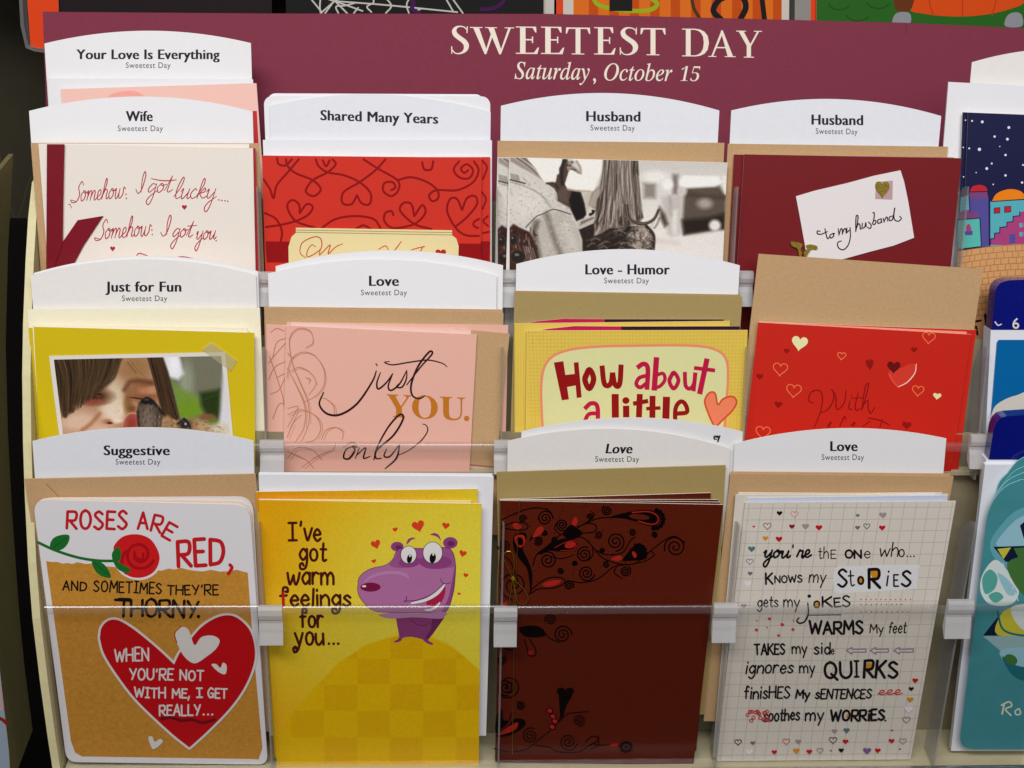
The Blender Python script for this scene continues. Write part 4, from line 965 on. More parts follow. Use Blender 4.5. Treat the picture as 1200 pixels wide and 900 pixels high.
    p.poly(c5((122,520),(150,490),(190,472),(236,490),(256,520),(236,552),(206,540),(180,548),(150,540)), (27,26,28), 1.6, 1, True); el(p, c5, 185, 500, 26, 9, (88,86,92), 1, .8)
    el(p, c5, 572, 748, 66, 46, (86,66,52), .9); p.line(c5((500,742),(560,700),(600,730),(628,790)), 2, (34,28,28), 1.6); el(p, c5, 570, 752, 42, 34, (40,40,48), .6); el(p, c5, 578, 744, 12, 12, (176,184,204), .8); p.line(c5((560,690),(575,700)), 2, (30,24,22), 1.4)
    p.grain(3)
it = card('second mustard yellow card, a sliver of it showing at the left', ROW2, .0048)
leaf(it, (33.5, 384.2), (285, 385), .090, YEL); it.done()
it = card('mustard yellow card with a taped photo of a child and a puppy', ROW2, .007)
back_leaf(it, (38, 381.2), (290, 384.6), .090, CREAM, .0012)
leaf(it, (39.5, 383), (298, 390), .090, YEL)
q = lambda x, y: (30+x/4.444, 380+y/4.444)
PB = mat('photo_border', (218, 214, 208), .45, .35, .01)
it.slab('photo_print', [q(122, 165), q(1040, 145), q(1060, 350), q(1085, 640), q(184, 640), q(150, 390)], PB, PB, .0003, .0006)
it.lay = 7e-4
it.raster(63, 417, 271, 524, paint_child, px=.7, mt=PHOTOM, quad=[(63.1, 421.4), (259.1, 417.1), (271.2, 524), (75.7, 524)])
it.z(30, 380, 4.444)
it.lay = 8.5e-4
TAPE = clear_mat('matte_tape', .92, .02, .5, frost=.5, frost_c=(.75, .70, .45))
it.fill([(965, 93), (1103, 188), (1068, 245), (915, 132)], TAPE, 'tape'); it.done()

# --- pink just you only card
PINK = mat('pink_card', (226, 178, 163), .5, .3, .02)
FLO = ink('flourish', (188, 132, 108)); BRN = ink('calligraphy', (54, 20, 26)); GOLD = ink('gold_print', (192, 124, 42), .35)
it = card('rearmost pink calligraphy card, tilted, its corner showing at the right', ROW2, .0042)
leaf(it, (336, 377.6), (595.5, 381), .090, PINK); it.done()
it = card('pink calligraphy card behind, its curls showing at the left', ROW2, .0050)
leaf(it, (312, 380.4), (548, 386), .090, PINK)
it.z(310, 370, 4.138)
for st in ([(30,80),(60,62),(95,75)], [(100,110),(60,130),(40,200)], [(20,230),(60,180),(105,130)], [(25,200),(60,300),(90,400),(100,480)], [(105,220),(50,250),(20,310)], [(60,300),(100,280)], [(40,500),(70,430),(100,430)], [(30,380),(70,360),(100,300)]): it.stroke(st, 5, FLO)
it.z(); it.done()
it = Item('envelope', 'loose tan envelope standing between the pink cards, right side', 'envelope', ROW2, .0062, 'envelopes standing in the pockets')
it.rect((533, 385.5), (597.3, 391.3), .083, KRAFT, KRAFT, 'envelope', .0007); it.done()
it = card('pink card with dark calligraphy just you only and a gold YOU', ROW2, .0078)
back_leaf(it, (341, 377.8), (552, 386.8), .090, PALEPINK, .0010)
leaf(it, (335.2, 381.4), (558.8, 392.2), .090, PINK)
it.z(310, 370, 4.138)
for st in ([(200,155),(235,130),(222,75),(165,62),(122,110),(132,220),(170,320),(210,420),(215,520),(180,610)], [(108,300),(130,210),(190,176),(250,200),(290,270),(285,345),(240,395),(190,420)],
           [(125,270),(170,250),(225,280),(250,330),(215,385)], [(110,255),(150,330),(195,440),(192,540),(150,612)], [(112,480),(180,456),(250,490),(272,550),(245,600),(200,615)], [(275,600),(300,555),(345,542),(380,565),(378,600)],
           [(200,300),(222,310),(215,330)], [(340,490),(335,440),(300,405),(280,400)], [(112,540),(150,470),(160,440),(112,450)], [(110,590),(140,520),(180,480)], [(112,690),(160,640),(230,650),(280,700)], [(180,735),(260,680),(330,650),(345,620)],
           [(380,640),(420,612),(440,640),(400,700)], [(115,660),(200,700),(240,740)], [(112,180),(135,205),(165,190)]):
    it.stroke(st, 4.6, FLO, taper=.3); it.stroke([(x+7+(y-370)*.02, y+6-(x-200)*.03) for x, y in st[:-1]], 3.4, FLO, taper=.5)
it.text(mbold('YOU'), 592, 972, 490, 112, GOLD, slope=.045); it.fill(ellipse(980, 498, 13, 13), GOLD, 'lettering')
for st, wd in (([(542,268),(522,320),(450,425),(370,478),(305,476),(266,430),(286,372)], 11), ([(540,232),(546,242)], 10), ([(562,275),(545,325),(552,355),(590,325),(622,280)], 9), ([(622,280),(600,340),(614,362),(655,330),(690,265)], 9),
               ([(690,265),(688,305),(668,345),(640,346),(650,330)], 8), ([(690,335),(760,245),(812,186),(798,176),(745,245),(712,330),(716,385),(750,402),(778,388)], 10), ([(606,222),(582,226),(620,238),(700,226),(790,215),(860,230),(886,248)], 7),
               ([(430,632),(395,650),(384,688),(412,692),(438,652),(425,632),(450,638)], 9), ([(460,640),(440,692)], 8), ([(443,680),(490,640),(480,690),(512,682)], 8), ([(530,700),(545,640),(600,540),(655,480),(672,500),(625,580),(546,650),(540,690),(566,692)], 10),
               ([(592,645),(580,680),(608,682),(650,630)], 8), ([(655,625),(640,690),(585,742)], 9), ([(640,680),(700,652),(760,605),(790,560),(785,533),(765,524)], 6)):
    it.stroke(st, wd, BRN, 'lettering', taper=.6)
it.done()

# --- how about a little
YCH = mat('yellow_weave_card', (220, 194, 92), .5, .35, .03)
MAGI = ink('magenta_page', (190, 24, 84)); DKI = ink('plum_page', (58, 14, 34)); WEAVE = ink('weave', (214, 184, 78))
def inner(it, x0, y0, xm, ym, x1, y1, dt):
    it.slab('inner_page', [(x0, y0+3), (x0+18, y0-1), (x0+50, ym-.5), (xm, ym), (xm+2, y0+24), (x0, y0+24)], MAGI, EDGE, .0005, dt)
    it.slab('inner_page', [(xm, ym), (x1, y1), (x1, y1+24), (xm+2, y0+24)], DKI, EDGE, .0005, dt)
it = card('second yellow card behind How about a little, showing a magenta page', ROW2, .0050)
inner(it, 611, 377.5, 708.5, 374.0, 848, 374.2, -.0012)
leaf(it, (602.8, 379), (855.5, 376.2), .090, YCH)
for i in range(4): it.stroke([(604+i*3, 380), (604.5+i*3, 500)], .8, WEAVE, sm=False, cap=False)
it.done()
it = card('yellow card with a pale label reading How about a little', ROW2, .0075)
inner(it, 623, 386.5, 728, 382.6, 867, 382.3, -.0012)
leaf(it, (617.2, 387.4), (876.2, 386.8), .090, YCH)
it.z(600, 370, 4.286)
it.hold()
for i in range(62):
    x = 84+i*18; it.stroke([(x, 76), (x-(x-600)*.04, 640)], 4, WEAVE, sm=False, cap=False)
for i in range(24): it.stroke([(78, 84+i*18), (1178, 82+i*18)], 4, WEAVE, sm=False, cap=False)
it.hold(False)
FR = [(165,680),(150,500),(148,330),(175,235),(250,182),(400,157),(650,150),(900,150),(1015,168),(1072,212),(1085,300),(1072,500),(1060,680)]
it.fill(smooth(FR, 6), ink('pale_green', (216, 215, 162)), 'printed_label'); it.stroke(FR, 13, ink('label_pink', (228, 146, 112)), 'printed_label')
CR = ink('how_red', (150, 14, 18)); MG = ink('about_magenta', (188, 22, 74))
for pg in ([(210,235),(258,228),(286,420),(250,425)], [(310,235),(334,233),(350,410),(325,413)], [(262,298),(316,292),(322,350),(268,360)]): it.fill(pg, CR, 'lettering')
def lts(lst, m):
    for st, wd in lst: it.stroke(st, wd, m, 'lettering', cap=False)
lts((([(388,270),(366,318),(388,366),(410,318),(388,270),(366,318)], 28), ([(452,250),(462,335),(480,352),(498,335),(505,285)], 26), ([(505,285),(515,340),(532,355),(543,330),(548,245)], 26),
     ([(518,393),(520,600)], 36), ([(573,452),(575,600)], 32), ([(642,393),(634,600)], 30), ([(608,442),(684,428)], 22), ([(706,402),(704,600)], 30), ([(674,467),(746,463)], 18), ([(776,407),(770,600)], 36),
     ([(826,492),(878,484),(870,444),(845,432),(820,475),(824,600)], 22)), CR)
it.fill(ellipse(572, 426, 18, 17), CR, 'lettering')
lts((([(628,262),(660,242),(682,265),(678,372)], 24), ([(680,300),(640,312),(624,342),(644,360),(678,338)], 20), ([(726,208),(714,376)], 28), ([(722,300),(758,290),(768,320),(748,350),(714,366)], 18),
     ([(812,285),(790,325),(812,366),(836,325),(812,285),(790,325)], 20), ([(868,282),(872,350),(894,366),(914,340),(920,285)], 20), ([(922,285),(912,380)], 20), ([(980,215),(942,394)], 27), ([(914,262),(1020,275)], 20),
     ([(364,468),(398,440),(430,462),(428,600)], 22), ([(428,490),(384,496),(362,540)], 20)), MG)
HT = [(1010,545),(982,480),(968,428),(990,388),(1020,390),(1034,446),(1060,418),(1105,405),(1128,430),(1110,472),(1062,520),(1024,556)]
it.fill(smooth(HT, 5, True), ink('coral', (232, 136, 102)), 'printed_heart'); it.stroke(HT, 9, ink('coral_line', (208, 90, 44)), 'printed_heart', closed=True)
it.done()

# --- red hearts card
RED2 = mat('bright_red_card', (200, 40, 22), .45, .35, .025)
it = card('second bright red hearts card, its edge showing at the right', ROW2, .0058)
it.rect((889, 376.6), (1126, 386), .090, mat('pale_salmon', (238, 150, 124)), EDGE, 'back_leaf', .0005, -.0010)
leaf(it, (889, 377.4), (1144.2, 386.6), .090, RED2); it.done()
it = card('bright red card with scattered small hearts and the word With', ROW2, .0078)
it.rect((889, 377.2), (1133, 389), .090, mat('pale_salmon', (238, 150, 124)), EDGE, 'back_leaf', .0005, -.0009)
leaf(it, (888.4, 377.8), (1138.5, 392), .090, RED2)
it.z(870, 370, 4.286)
PALE = ink('pale_heart', (228, 226, 176)); OR = ink('orange_line', (236, 134, 84)); DR = ink('deep_red', (150, 18, 14))
def oh(x, y, wd, m=OR, lw=4, h=None, rot=.1): it.stroke(heart(x, y, wd, h or wd*.9, rot, 18), lw, m, closed=True)
it.fill(heart(287, 140, 82, 76, .15), PALE); it.fill(heart(978, 405, 42, 34, .1), PALE)
for x, y, w_ in ((222, 178, 30), (87, 307, 36), (180, 448, 40), (862, 172, 32), (825, 552, 48)): it.fill(heart(x, y, w_, w_*.9, .1), DR)
it.fill(heart(640, 246, 40, 60, -.1), DR)
oh(498, 203, 42); oh(190, 270, 72); oh(258, 378, 74); oh(103, 588, 72); oh(936, 112, 64); oh(882, 378, 58)
it.fill(smooth([(735, 290), (760, 265), (800, 262), (835, 245), (872, 245), (862, 292), (825, 332), (781, 358)], 4, True), ink('gem_red', (212, 66, 50)), 'printed_gem')
it.fill(heart(760, 260, 68, 64, .05), ink('gem_dark', (112, 12, 16)), 'printed_gem'); it.stroke([(874, 242), (866, 288), (828, 334), (782, 358)], 5, ink('gem_white', (244, 214, 200)), 'printed_gem', taper=.5)
it.stroke([(735, 292), (756, 330), (781, 358)], 3, ink('gem_pink', (232, 120, 100)), 'printed_gem')
for st in ([(358,440),(334,425),(345,385),(385,375),(402,410),(394,475),(362,560)], [(392,488),(430,470),(458,420),(455,372)], [(446,370),(468,400),(474,470),(510,440),(522,375)][:5], [(540,428),(534,465),(552,470)], [(546,398),(550,404)],
           [(582,388),(566,455),(574,476),(592,465)], [(548,415),(602,412)], [(600,475),(622,400),(634,345),(620,350),(606,420),(600,472)], [(603,455),(630,425),(632,465),(645,490),(665,460)],
           [(425,556),(445,535),(432,562)], [(488,558),(512,508),(520,520)], [(545,552),(565,535),(555,560)], [(605,555),(640,530)], [(632,514),(690,525),(740,550)], [(704,520),(690,560)]):
    it.stroke(st, 7, ink('with_red', (148, 14, 12)), 'lettering', taper=.4)
it.done()

# --- roses are red
def rounded(c, r, n=6):
    """round the corners of a pixel quad"""
    out = []
    for i in range(4):
        p0, p1, p2 = Vector(c[i-1]), Vector(c[i]), Vector(c[(i+1) % 4])
        a = p1+(p0-p1).normalized()*r[i]; b = p1+(p2-p1).normalized()*r[i]
        for k in range(n+1):
            t = k/n; out.append(tuple(a*(1-t)**2+p1*2*t*(1-t)+b*t*t))
    return out
RW = mat('rose_card_white', (218, 216, 220), .5, .3, .01); RK = mat('printed_kraft', (192, 140, 60), .5, .2, .13, 420)
it = card('second white rounded card behind Roses are red, its corner showing', ROW3, .0052)
it.slab('greeting_card', rounded([(46, 583.5), (296, 582), (313, 888), (82, 888)], [16, 18, 12, 12]), RW, mat('pinkish_edge', (226, 206, 192)), .0006); it.done()
it = card('white rounded card reading Roses are red, with a rose and a big red heart', ROW3, .0078)
it.slab('back_leaf', rounded([(41, 584), (294, 587), (313, 893), (79, 891)], [16, 20, 12, 12]), mat('pinkish_edge', (226, 206, 192)), EDGE, .0006, -.0012)
it.slab('front_leaf', rounded([(38.5, 585.5), (292.5, 591.5), (314, 896), (78, 893)], [17, 18, 12, 13]), RW, EDGE, .0006)
B1 = lambda x, y: (30+x/4.286, 575+y/4.286)
torn = [B1(*p) for p in ((103,353),(130,358),(160,358),(185,366),(210,363),(235,368),(262,359),(300,368),(330,366),(400,380),(470,385),(560,402),(620,396),(680,402),(720,391),(750,396),(780,387),(815,397),(850,402),(890,406),(930,397),(980,407),(1020,404),(1060,398),(1116,412))]
it.fill(torn+[(297, 760), (307.5, 877), (303, 890), (294, 889.5), (96, 886.5), (88, 882), (83, 868), (68, 758)], RK, 'printed_kraft')
rnd = random.Random(2); SPK = ink('kraft_fleck', (150, 100, 40)); SPL = ink('kraft_light', (214, 168, 96))
it.hold()
for i in range(420):
    x, y = rnd.uniform(60, 300), rnd.uniform(668, 884)
    if x < 56+(y-657)*.125+2 or x > 288+(y-665)*.08: continue
    it.stroke([(x, y), (x+rnd.uniform(-2, 2), y+rnd.uniform(-1, 1))], rnd.uniform(.4, .95), rnd.choice((SPK, SPK, SPL)), 'printed_kraft', cap=False)
it.hold(False); it.z(30, 575, 4.286)
GR = ink('stem_green', (34, 112, 48)); GR2 = ink('vein_green', (24, 84, 36)); RR = ink('rose_red', (204, 34, 36)); RD = ink('rose_dark', (170, 18, 30)); WI = ink('white_ink', (216, 212, 210)); TX = ink('text_red', (192, 34, 40))
it.stroke([(58,258),(150,300),(260,335),(360,351),(445,353)], 14, GR, 'printed_rose', cap=False)
for lf, v in (([(122,280),(138,240),(180,222),(219,225),(214,262),(188,292),(150,302)], [(135,290),(205,238)]), ([(333,350),(380,360),(414,394),(428,436),(384,430),(348,400)], [(345,362),(420,426)])):
    it.fill(smooth(lf, 5, True), GR, 'printed_rose'); it.stroke(v, 3, GR2, 'printed_rose')
it.fill(smooth([(436,270),(490,222),(560,211),(628,232),(670,286),(684,345),(660,408),(604,444),(540,446),(484,420),(452,378),(436,310)], 5, True), RW, 'printed_rose')
it.fill(smooth([(445,275),(490,230),(560,219),(622,240),(660,290),(673,345),(650,402),(600,433),(540,436),(490,411),(460,372),(445,312)], 5, True), RR, 'printed_rose')
for cx, cy, r, tn, a0 in ((572, 322, 76, 1.9, .4), (565, 330, 104, .5, 2.2)): it.stroke(spiral(cx, cy, r, tn, a0)[:32 if tn > 1 else 18], 15, RD, 'printed_rose', sm=False)
it.stroke([(545,305),(555,335),(585,345),(592,315)], 12, RD, 'printed_rose')
it.fill(smooth([(462,282),(480,310),(472,350),(442,357),(434,315)], 5, True), GR, 'printed_rose'); it.fill(smooth([(440,352),(480,365),(525,395),(514,414),(465,396)], 5, True), GR, 'printed_rose')
it.hand('ROSES', 207, 192, 508, 194, 88, 14.5, TX, rj=.05, gap=.2)
for ch, x, y, h, ro in (('A', 588, 192, 82, .03), ('R', 652, 206, 82, .25), ('E', 704, 236, 78, .52)):
    it.hand(ch, x-24, y, x+24, y, h, 14, TX, rot=ro, rj=0)
it.hand('RED', 768, 380, 995, 374, 130, 20, TX, rj=.04, gap=.2)
it.stroke([(1026,372),(1036,388),(1018,418)], 17, TX, 'lettering')
BK = ink('print_black', (26, 20, 18))
it.hand('AND', 187, 500, 305, 503, 44, 8, BK, gap=.22); it.hand('SOMETIMES', 342, 506, 682, 518, 54, 8, BK, gap=.2); it.hand("THEY'RE", 712, 522, 968, 522, 48, 8, BK, gap=.18)
for dx, dy in ((0, 0), (4, -3)): it.hand('THORNY', 462+dx, 632+dy, 860+dx, 640+dy, 84, 10, BK, gap=.12, rj=.06)
it.stroke([(450,548),(530,552)], 14, BK, 'lettering'); it.fill(ellipse(868, 632, 9, 9), BK, 'lettering')
it.z(100, 700, 4.5)
H1 = [(76,215),(86,160),(120,124),(170,120),(240,158),(330,228),(410,298),(468,354),(500,290),(560,215),(620,150),(700,104),(770,96),(830,130),(875,190),(895,290),(880,380),(830,490),(755,592),(650,700),(549,792),(470,730),(370,640),(260,530),(170,412),(100,300)]
hs = smooth(H1[:8], 5)+smooth(H1[7:21], 5)[1:]+smooth(H1[20:]+H1[:1], 5)[1:-1]
it.stroke(hs, 24, WI, 'printed_heart', sm=False, closed=True); it.fill(hs, ink('heart_red', (188, 18, 28)), 'printed_heart')
h2 = smooth([(482,238),(474,190),(505,157),(545,172),(575,252),(612,210),(670,202),(708,226),(690,270),(640,312),(576,348),(520,310)], 5, True)
it.fill(h2, WI, 'printed_heart'); it.stroke([(482,238),(472,190),(505,153)], 5, ink('heart_red', (188, 18, 28)), 'printed_heart')
it.fill(smooth([(665,355),(690,352),(712,372),(725,345),(745,360),(738,405),(700,392)], 4, True), WI, 'printed_heart'); it.fill(smooth([(333,736),(355,736),(366,762),(395,746),(407,765),(360,801),(340,770)], 4, True), WI, 'printed_heart')
for tx, x0, y0, x1, y1, h in (('WHEN', 156, 338, 334, 334, 66), ("YOU'RE", 234, 434, 462, 437, 56), ('NOT', 500, 437, 622, 437, 52), ('WITH', 260, 526, 422, 530, 52), ('ME', 460, 530, 535, 530, 48), ('I', 588, 528, 616, 528, 48), ('GET', 646, 530, 746, 530, 50), ('REALLY', 392, 622, 606, 622, 54)):
    it.hand(tx, x0, y0, x1, y1, h, 9, WI, gap=.18)
for x in (624, 647, 669): it.fill(ellipse(x, 618, 5.5, 5.5), WI, 'lettering')
it.stroke([(548,522),(542,542)], 8, WI, 'lettering')
it.stroke([(400,642),(450,633),(505,649),(560,645),(620,660),(682,645)], 16, ink('underline_red', (118, 20, 28)), 'lettering')
it.done()

# --- yellow hippo card
def paint_yel(p):
    t = np.clip((p.x-305)/240*.75+(p.y-590)/300*.25, 0, 1)
    p.ramp(t, (226, 168, 18), (226, 208, 62)); p.ell(500, 690, 130, 110, (226, 220, 92), .9, .55)
    p.ell(400, 760, 120, 60, (222, 206, 70), .9, .5)
    hill = [(318, 910), (326, 866), (345, 834), (362, 813), (398, 776), (430, 755), (471, 743), (500, 745), (524, 754), (545, 770), (566, 790), (575, 910)]
    p.poly(hill, (222, 182, 6), 2)
    ins = p.c[:, 2] < 10
    for i, x in enumerate((341, 380, 418.7, 457, 496, 535)):
        for j, y in enumerate((741, 772, 802, 833, 864)):
            m = (p.x > x) & (p.x < x+38.6) & (p.y > y) & (p.y < y+30.8) & ins
            p.c[m] = (219, 175, 6) if (i+j) % 2 else (224, 184, 8)
    p.grain(2.5)
PYEL = attr_mat('printed_yellow', .42, .35); YC = mat('yellow_card', (222, 184, 40), .45, .35, .02)
it = card('second yellow card behind the hippo card, its top edge showing', ROW3, .0055)
it.slab('front_leaf', [(300, 576.2), (560, 573), (559, 880), (322, 888)], YC, EDGE, .0006)
it.raster(301, 575, 559, 600, lambda p: (p.ramp((p.x-300)/260, (222, 150, 20), (226, 200, 50)), p.grain(2)), px=2, quad=[(300.3, 576.8), (559.7, 573.6), (559, 600), (302, 600)], mt=PYEL); it.done()
it = card('yellow card with a smiling purple hippo on a checked hill', ROW3, .0080)
it.slab('back_leaf', [(304, 585), (552, 587), (556, 890), (326, 896)], mat('yellow_page', (232, 214, 130)), EDGE, .0006, -.0010)
it.slab('front_leaf', [(303, 585.6), (564.5, 590.6), (561, 899), (325, 905)], YC, EDGE, .0006)
it.raster(303, 586, 563, 903, paint_yel, px=1.25, quad=[(303.3, 586.6), (564.1, 591.6), (560.7, 898.5), (325.2, 904.3)], mt=PYEL)
it.z(400, 600, 5.622)
PU = ink('hippo_mauve', (178, 116, 162)); PD = ink('hippo_dark', (146, 72, 130)); PM = ink('hippo_mid', (160, 90, 146)); PL = ink('hippo_light', (188, 134, 176)); PO = ink('hippo_line', (84, 30, 72)); PW = ink('tooth_white', (224, 222, 220)); PP = ink('hippo_body', (140, 68, 118)); PB2 = ink('hippo_shade', (116, 46, 98))
D = 'printed_hippo'
it.fill([(358,690),(480,676),(684,668),(676,700),(640,752),(606,800),(572,842),(556,848),(530,838),(495,828),(460,822),(425,824),(400,832),(384,836),(378,800),(368,750)], PP, D)
it.fill([(600,690),(684,668),(676,700),(640,752),(606,800),(572,842),(556,848),(545,842),(590,770)], PB2, D)
it.fill([(378,826),(402,828),(396,846),(380,856),(356,860),(346,857),(352,848),(370,842)], PP, D); it.fill([(536,836),(566,838),(580,852),(606,866),(602,876),(584,874),(556,860),(540,846)], PP, D)
it.stroke([(460,712),(500,740),(545,750),(580,730)], 4, PO, D, taper=.5)
it.fill(ellipse(368, 228, 42, 32), PD, D); it.fill(ellipse(718, 203, 48, 38), PD, D); it.fill(ellipse(376, 232, 20, 14), PB2, D); it.fill(ellipse(722, 208, 24, 18), PB2, D)
HD = [(108,490),(122,425),(190,375),(290,350),(338,312),(362,262),(400,238),(540,240),(685,234),(732,262),(752,340),(750,430),(736,540),(692,655),(610,662),(340,662),(215,650),(150,600),(114,545)]
it.fill(smooth(HD, 6, True), PU, D)
it.fill(smooth([(318,352),(352,300),(366,258),(400,238),(540,240),(685,234),(732,262),(752,340),(740,362),(640,372),(540,360),(510,335),(460,355),(390,370)], 5, True), PM, D)
it.fill(smooth([(706,560),(740,400),(752,340),(750,430),(736,540),(692,655),(660,662)], 5, True), PD, D)
it.fill(ellipse(300, 450, 150, 60, -.12), PL, D); it.fill(ellipse(300, 470, 150, 60, -.1), PU, D)
it.fill(ellipse(450, 330, 72, 36, -.1), PD, D); it.fill(ellipse(620, 330, 108, 46), PD, D)
it.stroke(HD, 4, PO, D, closed=True)
for e in ((443, 282, 52, 58), (602, 268, 64, 71)): it.fill(ellipse(*e), PW, D); it.stroke(ellipse(*e)[::2], 4, PO, D, closed=True)
it.fill(ellipse(449, 308, 17, 30, .15), BK, D); it.fill(ellipse(602, 303, 21, 35, .15), BK, D); it.fill(ellipse(452, 288, 6, 8), PW, D); it.fill(ellipse(606, 278, 7, 10), PW, D)
it.fill(smooth([(428,212),(440,180),(468,168),(488,174),(462,184),(440,206)], 4, True), PD, D); it.fill(smooth([(584,150),(612,138),(642,152),(656,188),(632,164),(604,154)], 4, True), PD, D)
it.fill(ellipse(192, 495, 67, 30), ink('nose_plum', (128, 28, 74)), D); it.fill(ellipse(150, 489, 14, 7), PW, D)
it.fill(smooth([(560,586),(630,545),(682,484),(680,550),(640,618),(585,634)], 4, True), ink('mouth_pink', (172, 36, 80)), D)
it.fill(smooth([(464,596),(560,568),(636,515),(676,472),(682,486),(640,542),(564,586),(470,606)], 4, True), PW, D); it.fill(smooth([(545,644),(600,632),(650,592),(636,626),(585,652)], 4, True), PW, D)
it.stroke([(415,588),(500,580),(600,540),(680,470)], 5, PO, D); it.stroke([(428,556),(428,580),(412,591)], 5, PO, D); it.stroke([(655,438),(664,464),(690,474),(722,464)], 4, PO, D)
it.fill(smooth([(245,680),(330,664),(500,668),(684,660),(678,690),(640,704),(480,694),(330,702)], 4, True), PL, D)
HR = ink('heart_orange', (216, 72, 42))
for x, y, a, b, ro in ((508,95,84,78,-.25), (228,215,64,62,-.3), (688,92,50,46,.15), (355,117,34,32,-.2), (215,325,32,28,-.3), (800,275,50,46,.25), (820,418,34,30,.2), (775,540,24,20,.2)): it.fill(heart(x, y, a, b, ro), HR, 'printed_hearts')
it.z(300, 570, 4.286); TB = ink('brown_text', (84, 26, 22))
def th(tx, x0, y0, x1, y1, h, **k): it.hand(tx, x0, y0, x1, y1, h, 13, TB, jit=.02, font=ROUNDED, **k)
th('I', 165, 272, 204, 272, 88); th("'ve", 222, 272, 326, 272, 92, gap=.12)
th('got', 218, 374, 352, 374, 94); th('warm', 157, 490, 390, 490, 94); th('feelings', 122, 600, 474, 600, 88, gap=.14); th('for', 222, 706, 336, 706, 90); th('you', 196, 795, 340, 795, 96)
for x in (366, 390, 413): it.fill(ellipse(x, 790, 7, 7), TB, 'lettering')
it.stroke([(136,535),(139,600)], 13, ink('f_red', (190, 30, 30)), 'lettering')
it.done()

# --- brown swirl card
BRC = mat('brown_card', (94, 34, 18), .33, .3, .10, 700); BLK = ink('swirl_black', (18, 8, 10), .3); RLF = ink('leaf_red', (162, 40, 28))
for i, (a, b, lab) in enumerate((((586, 585.2), (833, 577.5), 'rearmost brown card behind the swirl card, only its top edge showing'), ((585, 585.5), (842, 585.5), 'second brown card behind the swirl card, its edge just above it'))):
    it = card(lab, ROW3, .0050+i*.0013); it.slab('greeting_card', [a, b, (816, 880), (584, 880)], BRC, EDGE, .0006); it.done()
it = card('dark brown card with black paisley swirls and a gold string bow', ROW3, .0085)
it.slab('back_leaf', [(587, 585.5), (844, 588.5), (812, 890), (581, 890)], BRC, EDGE, .0006, -.001)
it.slab('front_leaf', [(586, 586.6), (847.5, 591.4), (812.5, 897), (580, 893)], BRC, EDGE, .0006)
it.z(580, 580, 4.286)
def swirls(lst, sn=1, lw=7.5):
    for i, (cx, cy, r) in enumerate(lst): it.stroke(spiral(cx, cy, r, 2.2, i*1.3, 1 if i % 2 else -1), lw, BLK, sm=False)
swirls([(252,118,40),(338,150,30),(218,232,22),(265,328,45),(450,300,40),(460,392,42),(605,235,48),(905,262,55),(563,78,26),(655,382,28),(372,455,25),(95,455,72),(45,255,32)])
swirls([(140,120,20),(300,225,16),(520,200,20),(690,190,18),(560,350,18),(330,380,16),(800,200,16),(480,110,18),(250,190,16),(150,330,14),(400,345,14),(540,280,14)], lw=6)
it.hold()
for k_ in range(70):
    a_ = random.random()*640+30; it.fill(ellipse(a_, 90+random.random()*380-(a_*.12), 3.2, 3.2, 0, 6), BLK)
it.hold(False)
for st in ([(40,300),(80,340),(120,440),(165,500)], [(440,152),(470,130),(500,100),(480,80)], [(620,345),(600,390),(640,420)], [(250,300),(330,320),(400,300)], [(700,345),(760,330),(800,300),(780,280)], [(330,200),(300,170),(310,140)]): it.stroke(st, 6, BLK, taper=.4)
for st in ([(35,125),(120,85),(200,65),(270,78),(292,115)], [(190,355),(210,300),(260,260),(330,200),(380,185),(440,150),(520,118),(585,113)], [(400,205),(450,220),(490,260),(540,315),(620,345),(700,345),(760,300),(840,235),(900,208),(955,240)],
           [(170,500),(190,470),(260,420),(330,415),(352,440),(300,466),(220,472),(180,496)], [(365,430),(440,440),(520,420),(600,360),(680,350)], [(490,260),(492,300),(470,330)], [(500,275),(560,300),(640,290),(680,230),(705,212)],
           [(35,160),(90,140),(150,140),(165,165),(120,178),(35,165)], [(175,225),(195,215),(235,215)], [(175,230),(185,205)]): it.stroke(st, 6, BLK)
it.fill(smooth([(180,500),(188,400),(168,330),(140,270),(160,215),(150,190),(118,192),(92,215),(95,270),(122,320),(160,370),(172,430)], 5, True), BLK)
it.fill(smooth([(98,215),(118,200),(146,205),(152,235),(135,262),(112,255)], 5, True), RLF); it.fill(smooth([(108,222),(124,212),(140,222),(140,250),(118,250)], 5, True), BLK)
it.fill(smooth([(572,113),(660,88),(760,74),(818,92),(832,125),(808,155),(770,155),(700,132),(640,118)], 5, True), BLK)
it.stroke([(690,88),(770,84),(815,105),(818,135),(785,148),(720,132)], 6, RLF); it.fill(ellipse(725, 110, 52, 14, .1), BRC)
for a in range(8): it.fill(ellipse(800+46*math.cos(-1.3+a*.42), 122+46*math.sin(-1.3+a*.42), 12, 12), BLK)
it.fill(smooth([(215,300),(270,250),(340,220),(400,222),(420,250),(395,278),(330,285),(270,280)], 5, True), BLK)
it.fill(smooth([(360,240),(398,234),(406,254),(380,268),(352,262)], 5, True), RLF); it.stroke([(300,265),(350,240),(400,228),(415,250),(390,276),(330,280)], 3, RLF)
for lf in ([(385,152),(394,120),(408,111),(416,135),(402,156)], [(190,212),(214,166),(240,160),(242,184),(216,206)], [(238,448),(290,428),(330,430),(318,448),(262,462)], [(582,322),(620,304),(642,318),(615,332)], [(688,290),(700,284),(713,305),(700,316)], [(88,150),(110,140),(134,160),(110,174)], [(35,545),(58,534),(62,552),(35,556)]): it.fill(smooth(lf, 4, True), RLF)
it.fill(smooth([(340,195),(380,150),(410,165),(440,190),(415,215),(370,220)], 4, True), BLK); it.stroke([(415,160),(470,142),(508,155),(500,185),(440,192)], 6, BLK)
